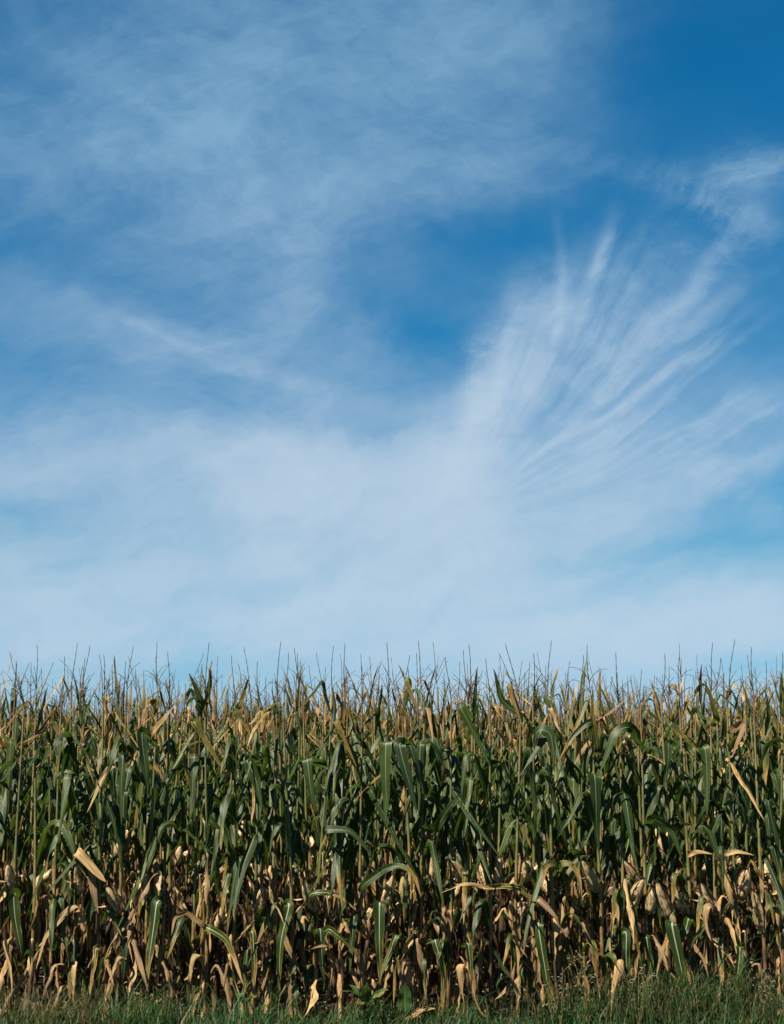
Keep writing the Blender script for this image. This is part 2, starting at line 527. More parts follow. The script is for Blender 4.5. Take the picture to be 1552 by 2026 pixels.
def weed_material():
    m, q = new_mat('weed_leaf')
    uv = q.nt.nodes.new('ShaderNodeUVMap')
    uv.uv_map = 'UVMap'
    u, v, _ = q.split(uv.outputs[0])
    dry, _ = attr(q, 'dry')
    tone, _ = attr(q, 'tone')
    off = q.mul(tone, 17.0)
    pt = q.noise(q.xyz(q.m('MULTIPLY_ADD', u, 3.0, off), q.m('MULTIPLY_ADD', v, 5.0, off)), 1.0, 5, 0.65)
    d = q.add(dry, q.mul(q.sub(pt, 0.5), 0.7))
    c = q.m('ABSOLUTE', q.sub(u, 0.5))
    side = q.m('SINE', q.mul(q.m('MULTIPLY_ADD', c, -1.1, v), 70.0))
    g = q.mix(q.step(pt, 0.3, 0.7), (0.035, 0.085, 0.020), (0.075, 0.145, 0.030))
    g = q.mix(q.step(side, 0.75, 1.0, 0.0, 0.45), g, (0.12, 0.19, 0.06))
    col = q.mix(q.step(d, 0.42, 0.6), g, (0.24, 0.22, 0.05))
    col = q.mix(q.step(d, 0.62, 0.8), col, (0.22, 0.12, 0.06))
    col = q.mix(q.m('SUBTRACT', 1.0, q.step(c, 0.02, 0.045), clamp=True), col, (0.22, 0.28, 0.12))
    finish(q, col, 0.45, bump(q, q.add(q.mul(side, 0.2), pt), 0.5, 0.006), 0.2, q.mix(0.5, col, (0.10, 0.20, 0.03)), 0.4)
    return m


MAT = dict(leaf=leaf_material(), stalk=stalk_material(), husk=husk_material(), tassel=tassel_material(), silk=silk_material(),
           grass=grass_material(), ground=ground_material(), petal=petal_material(), weed=weed_material())
ORDER = ['leaf', 'stalk', 'husk', 'tassel', 'silk', 'grass', 'weed', 'petal']


# ---------------------------------------------------------------- mesh pieces (numpy)
class Piece:
    """vertices, quads, per-vertex uv / dry / tone, one material per piece"""

    def __init__(self, v, f, uv, dry, tone, mat, rib=0.4):
        self.v = np.asarray(v, float)
        self.f = np.asarray(f, int).reshape(-1, 4)
        n = len(self.v)
        self.uv = np.asarray(uv, float)
        self.dry = np.broadcast_to(np.asarray(dry, float), (n,)).copy()
        self.tone = np.broadcast_to(np.asarray(tone, float), (n,)).copy()
        self.rib = np.broadcast_to(np.asarray(rib, float), (n,)).copy()
        self.mat = mat

    def moved(self, M, t):
        return Piece(self.v @ M.T + t, self.f, self.uv, self.dry, self.tone, self.mat, self.rib)


def merge(ps):
    """several pieces of one material as one piece"""
    o, fs = 0, []
    for p in ps:
        fs.append(p.f + o)
        o += len(p.v)
    return Piece(np.concatenate([p.v for p in ps]), np.concatenate(fs), np.concatenate([p.uv for p in ps]),
                 np.concatenate([p.dry for p in ps]), np.concatenate([p.tone for p in ps]), ps[0].mat, np.concatenate([p.rib for p in ps]))


def to_mesh(name, pieces):
    if isinstance(pieces, Piece):
        pieces = [pieces]
    mats = []
    for p in pieces:
        if p.mat not in mats:
            mats.append(p.mat)
    V = np.concatenate([p.v for p in pieces])
    o, F, MI = 0, [], []
    for p in pieces:
        F.append(p.f + o)
        o += len(p.v)
        MI.append(np.full(len(p.f), mats.index(p.mat)))
    F, MI = np.concatenate(F), np.concatenate(MI)
    me = bpy.data.meshes.new(name)
    me.vertices.add(len(V))
    me.vertices.foreach_set('co', V.astype(np.float32).ravel())
    me.loops.add(F.size)
    me.loops.foreach_set('vertex_index', F.astype(np.int32).ravel())
    me.polygons.add(len(F))
    me.polygons.foreach_set('loop_start', np.arange(0, F.size, 4, dtype=np.int32))
    me.polygons.foreach_set('use_smooth', np.ones(len(F), bool))
    for m in mats:
        me.materials.append(MAT[m])
    me.polygons.foreach_set('material_index', MI.astype(np.int32))
    UV = np.concatenate([p.uv for p in pieces])
    l = me.uv_layers.new(name='UVMap')
    l.data.foreach_set('uv', UV[F.ravel()].astype(np.float32).ravel())
    for nm in ('dry', 'tone', 'rib'):
        a = me.attributes.new(nm, 'FLOAT', 'POINT')
        a.data.foreach_set('value', np.concatenate([getattr(p, nm) for p in pieces]).astype(np.float32))
    me.update(calc_edges=True)
    return me


def grid_faces(n, k, wrap=False):
    i = np.arange(n - 1)[:, None]
    kk = k if wrap else k - 1
    j = np.arange(kk)[None, :]
    j2 = (j + 1) % k
    a = i * k + j
    return np.stack([a + 0 * j, i * k + j2, (i + 1) * k + j2, (i + 1) * k + j], -1).reshape(-1, 4)


def smooth(x):
    x = np.clip(x, 0, 1)
    return x * x * (3 - 2 * x)


def tube(pts, rad, k=6, dry=0.5, tone=0.5, mat='stalk', ridge=0.0):
    pts = np.asarray(pts, float)
    n = len(pts)
    rad = np.broadcast_to(np.asarray(rad, float), (n,))
    T = np.gradient(pts, axis=0)
    T /= np.linalg.norm(T, axis=1)[:, None] + 1e-9
    ref = np.array([0.31, 0.95, 0.05]) if abs(T[:, 1]).mean() < 0.8 else np.array([1.0, 0.1, 0.0])
    A = np.cross(T, ref)
    A /= np.linalg.norm(A, axis=1)[:, None] + 1e-9
    B = np.cross(T, A)
    an = np.arange(k) / k * 2 * np.pi
    rr = 1 + ridge * np.cos(an * 5)
    v = pts[:, None] + rad[:, None, None] * (A[:, None] * (np.cos(an) * rr)[None, :, None] + B[:, None] * (np.sin(an) * rr)[None, :, None])
    L = np.concatenate([[0], np.cumsum(np.linalg.norm(np.diff(pts, axis=0), axis=1))])
    uv = np.stack(np.broadcast_arrays((np.arange(k) / k)[None, :], L[:, None]), -1).reshape(-1, 2)
    d = np.repeat(np.broadcast_to(np.asarray(dry, float), (n,)), k)
    return Piece(v.reshape(-1, 3), grid_faces(n, k, True), uv, d, tone, mat)


def blade(C, B, W, rng, fold=0.25, ruffle=0.006, curl=0.0, dry0=0.1, dtip=0.3, dedge=0.15, tone=0.5, k=5, notch=0.0, mat='leaf', waves=None, rib=0.35):
    """a leaf: centre line C, sideways vectors B, half widths W"""
    n = len(C)
    t = np.linspace(0, 1, n)
    T = np.gradient(C, axis=0)
    T /= np.linalg.norm(T, axis=1)[:, None] + 1e-9
    B = B - (B * T).sum(1)[:, None] * T
    B /= np.linalg.norm(B, axis=1)[:, None] + 1e-9
    N = np.cross(B, T)
    w = np.linspace(-1, 1, k)
    ph = rng.uniform(0, 6.28, 4)
    fr = waves or rng.uniform(9, 17)
    ed = ruffle * (np.sin(fr * t + ph[0]) + 0.6 * np.sin(fr * 2.1 * t + ph[1]))
    ed2 = ruffle * (np.sin(fr * 1.1 * t + ph[2]) + 0.6 * np.sin(fr * 1.9 * t + ph[3]))
    fo = fold * (1 - 0.5 * t)
    ang = w[None, :] * curl * 2.4
    lat = np.where(np.abs(ang) > 1e-4, np.sin(ang) / (curl * 2.4 + 1e-9), w[None, :]) if curl > 0.02 else np.broadcast_to(w[None, :], (n, k))
    up = ((1 - np.cos(ang)) / (curl * 2.4 + 1e-9) if curl > 0.02 else 0) + np.abs(w)[None, :] * fo[:, None]
    Wv = W[:, None] * np.ones((1, k))
    if notch > 0:
        nz = np.array([[rng.uniform(1 - notch, 1.0) for _ in range(2)] for _ in range(n)])
        Wv[:, 0] *= nz[:, 0]
        Wv[:, -1] *= nz[:, 1]
    off = np.where(w[None, :] < 0, ed[:, None], ed2[:, None]) * (w[None, :] ** 2) * (np.minimum(W / (W.max() + 1e-9) * 1.3, 1)[:, None])
    v = C[:, None] + B[:, None] * (lat * Wv)[..., None] + N[:, None] * (up * Wv + off)[..., None]
    uv = np.stack(np.broadcast_arrays(((w + 1) / 2)[None, :], t[:, None]), -1).reshape(-1, 2)
    d = dry0 + dtip * smooth((t - 0.35) / 0.65)[:, None] + dedge * (np.abs(w)[None, :] ** 2) * np.ones((n, 1))
    return Piece(v.reshape(-1, 3), grid_faces(n, k), uv, d.reshape(-1), tone, mat, rib)


def width_profile(t, W):
    return W * (0.42 + 0.58 * smooth(t / 0.28)) * np.power(np.clip(1 - np.power(t, 1.9), 0, 1), 0.8) + 0.0006


def corn_leaf(rng, base, az, kind, L, W, dry0, tone, n=22, k=5, r0=0.013):
    t = np.linspace(0, 1, n)
    a0 = R(rng.uniform(16, 30))
    psi = az + rng.normal(0, 0.25) * t + rng.normal(0, 0.15) * np.sin(t * rng.uniform(3, 6))
    fold, ruffle, curl, dtip, dedge, notch = 0.32, 0.011, 0.0, 0.36, 0.14, 0.06
    tw = rng.normal(0, 0.75) * t
    if kind == 'arch':
        tk, wd = rng.uniform(0.28, 0.5), rng.uniform(0.10, 0.22)
        phi = a0 + (R(rng.uniform(138, 174)) - a0) * smooth((t - tk + wd) / (2 * wd))
    elif kind == 'kink':
        tk, wd = rng.uniform(0.20, 0.48), 0.035
        end = R(rng.uniform(160, 181))
        phi = a0 + R(10) * t + (end - a0 - R(10)) * smooth((t - tk + wd) / (2 * wd))
        ruffle = 0.009
        tw = rng.normal(0, 0.4) * t
    elif kind == 'slant':
        tk, wd = rng.uniform(0.02, 0.42), 0.03
        end = R(rng.uniform(118, 156))
        phi = a0 * 0.8 + R(8) * t + (end - a0) * smooth((t - tk + wd) / (2 * wd))
        ruffle, fold, dtip = 0.003, 0.5, 0.25
        tw = rng.normal(0, 0.2) * t
    elif kind == 'erect':
        phi = a0 * 0.7 + R(rng.uniform(0, 30)) * t * t
        fold, ruffle, dtip = 0.5, 0.004, 0.35
        tw = rng.normal(0, 0.7) * t
    elif kind == 'drape':
        tk, wd = rng.uniform(0.05, 0.14), 0.05
        phi = R(40) + (R(rng.uniform(166, 184)) - R(40)) * smooth((t - tk + wd) / (2 * wd)) + R(9) * np.sin(t * rng.uniform(5, 10))
        fold, ruffle, curl, dtip, notch = 0.2, 0.007, rng.uniform(0.0, 0.6), 0.1, 0.4
        tw = rng.normal(0, 0.9) * t
    else:                                            # 'shrivel': dead, narrow, curled, hanging
        tk, wd = rng.uniform(0.06, 0.32), rng.uniform(0.03, 0.08)
        phi = a0 * 1.6 + (R(rng.uniform(128, 182)) - a0) * smooth((t - tk + wd) / (2 * wd))
        phi = phi + R(20) * np.sin(t * rng.uniform(6, 15) + rng.uniform(0, 6)) * t
        psi = psi + rng.normal(0, 0.7) * t
        fold, ruffle, curl, dtip, notch = rng.uniform(0.1, 0.9), 0.012, rng.uniform(0.0, 0.4), 0.1, 0.35
        tw = rng.normal(0, 1.6) * t
    ds = L / (n - 1)
    step = np.stack([np.sin(phi) * np.cos(psi), np.sin(phi) * np.sin(psi), np.cos(phi)], 1) * ds
    C = np.zeros((n, 3))
    C[1:] = np.cumsum(step[:-1], 0)
    C += np.array([base[0] + math.cos(az) * r0, base[1] + math.sin(az) * r0, base[2]])
    B0 = np.stack([-np.sin(psi), np.cos(psi), 0 * psi], 1)
    T = step / ds
    N0 = np.cross(B0, T)
    B = B0 * np.cos(tw)[:, None] + N0 * np.sin(tw)[:, None]
    C[:, 2] = np.maximum(C[:, 2], 0.015 + 0.02 * rng.random(n))
    wp = width_profile(t, W / 2)
    if kind in ('shrivel', 'drape'):                 # withered to a point at both ends, pinched here and there
        pk = rng.uniform(0.35, 0.62)
        wp = W / 2 * np.power(np.clip(np.where(t < pk, 0.22 + 0.78 * smooth(t / pk), 1 - smooth((t - pk) / (1 - pk)) * 0.98), 0.03, 1), 0.9)
        wp = wp * (1 + 0.28 * np.sin(t * rng.uniform(8, 20) + rng.uniform(0, 6)))
    return blade(C, B, wp, rng, fold, ruffle, curl, dry0, dtip, dedge, tone, k, notch)


def leaf_through(rng, pts, W, dry0, tone, dtip=0.2, n=26, k=5, fold=0.25, ruffle=0.007, facing=(0, -1, 0.0), flat=False, dedge=0.15, rib=1.0, notch=0.0):
    """a leaf whose centre line runs through given points (sharp bends kept), its face towards `facing`"""
    pts = np.asarray(pts, float)
    seg = np.linalg.norm(np.diff(pts, axis=0), axis=1)
    s = np.concatenate([[0], np.cumsum(seg)]) / seg.sum()
    t = np.linspace(0, 1, n)
    C = np.stack([np.interp(t, s, pts[:, i]) for i in range(3)], 1)
    for _ in range(3):
        C2 = C.copy()
        C2[1:-1] = 0.25 * C[:-2] + 0.5 * C[1:-1] + 0.25 * C[2:]
        C = C2
    C += 0.006 * np.sin(t * rng.uniform(5, 9) + rng.uniform(0, 6))[:, None] * np.array([1.0, 0.6, 0])
    T = np.gradient(C, axis=0)
    T /= np.linalg.norm(T, axis=1)[:, None] + 1e-9
    B = np.cross(T, np.asarray(facing, float)[None])
    start = int(np.argmax(np.linalg.norm(B, axis=1)))
    for order in (range(start + 1, n), range(start - 1, -1, -1)):
        for i in order:
            p = B[i - 1] if order.step > 0 else B[i + 1]
            b = B[i] if B[i] @ p >= 0 else -B[i]
            ln = np.linalg.norm(b)
            b = b / ln if ln > 0.35 else p / np.linalg.norm(p)
            b = 0.5 * b + 0.5 * p / np.linalg.norm(p)
            B[i] = b - (b @ T[i]) * T[i] * 0.999
    w = width_profile(t, W / 2)
    if flat:
        w = (W / 2) * (0.35 + 0.65 * smooth(t / 0.2)) * np.power(np.clip(1 - np.power(t, 7), 0, 1), 0.8) + 0.001
    return blade(C, B, w, rng, fold, ruffle, 0.0, dry0, dtip, dedge, tone, k, notch, rib=rib)


def stalk_piece(rng, H, lean, k=7, n=None, zs=(), foot_shade=0.0):
    n = n or 34
    z = np.linspace(-0.02, H, n)
    bend = rng.normal(0, 0.012, 2)
    x = lean[0] * z + bend[0] * np.sin(z * 2.2)
    y = lean[1] * z + bend[1] * np.sin(z * 2.0 + 1)
    rad = 0.0135 * (1 - 0.72 * np.power(np.clip(z / H, 0, 1), 1.3)) + 0.0004
    nd = 0
    for q_ in zs:
        rad = rad + 0.0022 * np.exp(-((z - q_) / 0.022) ** 2) + 0.0016 * ((z > q_) & (z < q_ + 0.11)) * (1 - z / H * 0.6)
        nd = nd + 0.22 * np.exp(-((z - q_) / 0.03) ** 2)
    dry = 1.0 - 0.92 * smooth(z / 1.25) + 0.55 * smooth((z - 1.5) / 0.6) + nd + foot_shade * (1 - smooth(z / 1.5))  # last term paints shade onto the lower stalks of inner rows
    C = np.stack([x, y, z], 1)
    return tube(C, rad, k, dry, rng.random(), 'stalk'), C


def tassel_piece(rng, base, L, k=4, nb=9, droop=1.0, rad=0.0042, lean=None):
    ps = []
    lean = lean if lean is not None else rng.normal(0, 0.10, 2)
    n = 16
    t = np.linspace(0, 1, n)
    c = np.stack([base[0] + lean[0] * L * t + 0.012 * np.sin(t * 4 + rng.uniform(0, 6)) * t, base[1] + lean[1] * L * t, base[2] + L * t], 1)
    r = np.where(t < 0.28, 0.0028, rad * (1 - 0.55 * t)) * (1 + 0.28 * np.sin(np.arange(n) * 2.4))
    ps.append(tube(c, r, k, 0.5, rng.random(), 'tassel'))
    for i in range(nb):
        s0 = rng.uniform(0.06, 0.32)
        p0 = np.array([np.interp(s0, t, c[:, j]) for j in range(3)])
        az = rng.uniform(0, 6.28)
        l = rng.uniform(0.10, 0.20)
        m = 8
        tt = np.linspace(0, 1, m)
        a0, a1 = R(rng.uniform(15, 40)), R(rng.uniform(25, 110)) * droop
        ph = a0 + (a1 - a0) * tt
        stp = np.stack([np.sin(ph) * math.cos(az), np.sin(ph) * math.sin(az), np.cos(ph)], 1) * l / (m - 1)
        q_ = np.zeros((m, 3))
        q_[1:] = np.cumsum(stp[:-1], 0)
        ps.append(tube(p0 + q_, (rad * 0.62) * (1 - 0.45 * tt) * (1 + 0.25 * np.sin(np.arange(m) * 2.2)), k, 0.5, rng.random(), 'tassel'))
    return merge(ps)


def ear_pieces(rng, base, az, tilt, L=0.25, rad=0.032):
    rad *= 0.97
    """the husked cob as (body, [husk leaves], silk); tilt is measured from straight up"""
    n, k = 16, 12
    t = np.linspace(0, 1, n)
    d = np.array([math.sin(tilt) * math.cos(az), math.sin(tilt) * math.sin(az), math.cos(tilt)])
    side = np.array([-math.sin(az), math.cos(az), 0.0])
    nor = np.cross(side, d)
    bow = rng.uniform(-0.03, 0.03)
    p0 = np.asarray(base, float) + np.array([math.cos(az), math.sin(az), 0]) * 0.018
    C = p0 + d * (t * L)[:, None] + nor * (bow * np.sin(t * 3.1))[:, None]
    prof = rad * (0.30 + 0.70 * smooth(t / 0.25)) * np.power(np.clip(1 - np.power(t, 3.0), 0, 1), 0.75) + 0.006
    body = tube(C, prof, k, 0.8, rng.random(), 'husk', 0.05)
    v = body.v.reshape(n, k, 3)
    v += (v - C[:, None]) * (rng.normal(0, 0.10, (1, k, 1)) + rng.normal(0, 0.05, (n, k, 1)))
    body.v = v.reshape(-1, 3)
    body.uv[:, 1] *= 4
    flaps = []
    for i in range(5):
        m = 14
        tt = np.linspace(0, 1, m)
        a = rng.uniform(0, 6.28) if i else math.atan2(-1, 0)
        rdir = side * math.cos(a) + nor * math.sin(a)
        open_ = rng.choice([0.05, 0.15, 0.35, 0.7, 1.1]) * smooth((tt - 0.45) / 0.5)
        ll = L * rng.uniform(0.75, 1.12)
        cc = p0 + d * (tt * ll)[:, None] + rdir * ((np.interp(tt * ll / L, t, prof) * 1.06 + 0.003) + 0.07 * open_)[:, None]
        cc[:, 2] -= 0.03 * open_
        Bv = np.cross(rdir, d)[None] * np.ones((m, 1))
        wv = 0.026 * (0.6 + 0.4 * smooth(tt / 0.3)) * np.power(np.clip(1 - tt ** 3, 0, 1), 0.9) + 0.001
        p = blade(cc, Bv, wv, rng, -0.35, 0.003, 0, 0.9, 0, 0, rng.random(), 5, 0.4, 'husk')
        p.uv[:, 1] *= 1.2
        p.uv[:, 0] *= 0.35
        flaps.append(p)
    sk = []
    for i in range(7):
        m = 5
        tt = np.linspace(0, 1, m)
        aa = rng.uniform(0, 6.28)
        dv = d * 0.045 + (side * math.cos(aa) + nor * math.sin(aa)) * rng.uniform(0.005, 0.03)
        pp = C[-1] + dv[None] * tt[:, None]
        pp[:, 2] -= 0.02 * tt ** 2
        sk.append(tube(pp, 0.0022 * (1 - 0.5 * tt), 4, 0.5, 0.5, 'silk'))
    return body, flaps, merge(sk)


def plan_plant(rng, H=2.12, front=False, rot=1.0, lod=0, lowgreen=0.2, ears=1, zmin=0.0, tassel_len=None, top_bias=0.5, yaw=None):
    """one maize plant as {part kind: [pieces]} around its foot at the origin"""
    nleaf = 14
    az0 = rng.uniform(0, 6.28) if yaw is None else yaw
    lean = rng.normal(0, 0.018, 2)
    zs = [H * (0.05 + 0.965 * ((i + 0.3) / nleaf) ** 1.0) + rng.normal(0, 0.015) for i in range(nleaf)]
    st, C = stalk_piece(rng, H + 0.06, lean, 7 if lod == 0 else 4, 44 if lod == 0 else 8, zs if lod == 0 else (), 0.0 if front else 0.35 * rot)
    out = dict(stalk=[st], leaf=[], ear=[], tassel=[])
    n, k = ((22, 5) if lod == 0 else (12, 3))

    def foot(z):
        return np.array([np.interp(z, C[:, 2], C[:, 0]), np.interp(z, C[:, 2], C[:, 1]), z])
    for i, z in enumerate(zs):
        if z < zmin:
            continue
        h = i / (nleaf - 1)
        az = az0 + (i % 2) * math.pi + rng.normal(0, 0.38)
        tone = rng.random()
        x = rng.random()
        if h < 0.32:
            if rng.random() < lowgreen:
                kind, L, W, d = rng.choice(['kink', 'kink', 'arch']), rng.uniform(0.40, 0.62), rng.uniform(0.055, 0.078), rng.uniform(0.05, 0.28)
            else:
                kind, L, W, d = 'shrivel', rng.uniform(0.45, 0.85), rng.uniform(0.036, 0.070), rng.uniform(0.72, 1.0) + (0 if front else 0.24 * rot)  # behind the edge row, extra darkening is shade put into the colour
                if rng.random() < (0.25 if front else 0.15):
                    continue
        elif h < 0.46:
            if x < 0.26:
                kind, L, W, d = 'shrivel', rng.uniform(0.5, 0.8), rng.uniform(0.035, 0.06), rng.uniform(0.6, 0.95)
            else:
                kind, L, W, d = rng.choice(['arch', 'kink']), rng.uniform(0.6, 0.82), rng.uniform(0.055, 0.078), rng.uniform(-0.2, 0.22)
        elif h < 0.80:
            kind = rng.choice(['arch', 'kink', 'kink', 'slant'], p=[0.42, 0.24, 0.24, 0.10])
            L, W, d = rng.uniform(0.62, 0.92), rng.uniform(0.052, 0.080), rng.choice([rng.uniform(-0.26, 0.10), rng.uniform(0.10, 0.34)], p=[0.84, 0.16])
        else:
            if rng.random() < 0.54:
                kind, L, W = 'slant', rng.uniform(0.36, 0.66), rng.uniform(0.026, 0.050)
            elif rng.random() < 0.72:
                kind, L, W = 'erect', rng.uniform(0.28, 0.48), rng.uniform(0.026, 0.044)
            else:
                kind, L, W = 'arch', rng.uniform(0.32, 0.48), rng.uniform(0.032, 0.050)
            d = rng.uniform(-0.14, 0.26) if rng.random() < 0.42 else rng.uniform(0.30, 0.62)
        out['leaf'].append(corn_leaf(rng, foot(z), az, kind, L, W, d, tone, n, k))
        if h < 0.5 and lod == 0 and rng.random() < (0.75 if front else 0.15):     # a torn sheath hanging down the stalk
            out['leaf'].append(corn_leaf(rng, foot(z + 0.05), az + rng.uniform(1.2, 4.8), 'drape', rng.uniform(0.28, 0.60), rng.uniform(0.022, 0.05),
                                         rng.uniform(0.5, 1.0) + (0 if front else 0.2), rng.random(), n, k))  # inner-row sheaths get the same painted shade
    for e in range(4 if front else 0):                   # more of the low tangle that hides the foot of the edge plants
        z = rng.uniform(0.12, 0.85)
        g = rng.random()
        kind = 'shrivel' if g < 0.55 else 'arch' if g < 0.8 else 'kink'
        d = rng.uniform(0.62, 0.98) if g < 0.6 else rng.uniform(-0.1, 0.4)
        out['leaf'].append(corn_leaf(rng, foot(z), rng.uniform(3.4, 6.0), kind, rng.uniform(0.38, 0.72), rng.uniform(0.034, 0.066), d, rng.random(), n, k))
    for e in range(ears):
        if not front and rng.random() < 0.35:
            continue
        z = H * rng.uniform(0.33, 0.50) + 0.0
        if z > zmin:
            tilt = R(rng.choice([rng.uniform(14, 40), rng.uniform(25, 55), rng.uniform(125, 165)]))
            out['ear'].append(ear_pieces(rng, foot(z), az0 + rng.normal(0, 0.6) + (e % 2) * math.pi, tilt, rng.uniform(0.20, 0.27), rng.uniform(0.026, 0.034)))
    tl = tassel_len or rng.uniform(0.26, 0.40)
    top = foot(H + 0.02)
    out['tassel'].append(tassel_piece(rng, top, tl, 4 if lod == 0 else 3, int(rng.integers(1, 6)) if lod == 0 else 1))
    out['foot'] = foot
    return out


# ---------------------------------------------------------------- scene objects
def link(name, me, parent=None):
    o = bpy.data.objects.new(name, me)
    COL.objects.link(o)
    if parent is not None:
        o.parent = parent
    return o


def thing(name, label, cat, loc=(0, 0, 0), rotz=0.0, group=None):
    o = bpy.data.objects.new(name, None)
    o.empty_display_size = 0.1
    COL.objects.link(o)
    o.location = loc
    o.rotation_euler = (0, 0, rotz)
    o['label'] = label
    o['category'] = cat
    if group:
        o['group'] = group
    return o


def put_parts(root, pl):
    link('stalk', to_mesh('stalk', pl['stalk']), root)
    for p in pl['leaf']:
        link('leaf', to_mesh('leaf', p), root)
    for b, fl, sk in pl['ear']:
        e = link('ear', to_mesh('ear', b), root)
        for p in fl:
            link('husk_leaf', to_mesh('husk_leaf', p), e)
        link('silk', to_mesh('silk', sk), e)
    for p in pl['tassel']:
        link('tassel', to_mesh('tassel', p), root)


def copy_tree(o, parent=None):
    c = o.copy()
    COL.objects.link(c)
    c.parent = parent
    for ch in o.children:
        copy_tree(ch, c)
    return c


# ---------------------------------------------------------------- ground
def ground_z(y):
    """the verge climbs from the field edge to the road the camera stands on"""
    y = np.asarray(y, float)
    return 0.5 * smooth((9.6 - y) / 6.0)


def build_ground():
    ys = np.concatenate([np.linspace(-60, 0, 6), np.linspace(1, 13, 40), np.array([16, 22, 40, 90, 250, 700, 1800.])])
    xs = np.concatenate([[-1500, -300, -60], np.linspace(-12, 12, 40), [60, 300, 1500]])
    X, Y = np.meshgrid(xs, ys)
    rng = np.random.default_rng(5)
    Z = ground_z(Y) + np.where((np.abs(X) < 13) & (Y > 0) & (Y < 14), rng.normal(0, 0.012, X.shape), 0) - 0.01
    v = np.stack([X, Y, Z], -1).reshape(-1, 3)
    f = grid_faces(len(ys), len(xs))
    me = bpy.data.meshes.new('ground')
    me.from_pydata(v.tolist(), [], f.tolist())
    me.polygons.foreach_set('use_smooth', np.ones(len(f), bool))
    me.materials.append(MAT['ground'])
    o = link('ground', me)
    o['kind'] = 'structure'


build_ground()

# ---------------------------------------------------------------- the field
Y0, ROWGAP, GAP = 10.9, 0.76, 0.172
RNG = np.random.default_rng(20231)


def half_width(y):
    return 776.0 / FOC * y


def rot_z(a):
    c, s = math.cos(a), math.sin(a)
    return np.array([[c, -s, 0], [s, c, 0], [0, 0, 1]])


# stalks of the first row, by their place along the field edge (photograph pixels), and what each label says
FRONT = [
    27, 67, 105, 154, 201, 240, 291, 330, 382, 412, 459, 506, 538, 575, 627, 676, 711, 758, 800, 842, 885, 927,
    969, 1016, 1057, 1101, 1145, 1188, 1240, 1278, 1330, 1367, 1414, 1461, 1508, 1544]

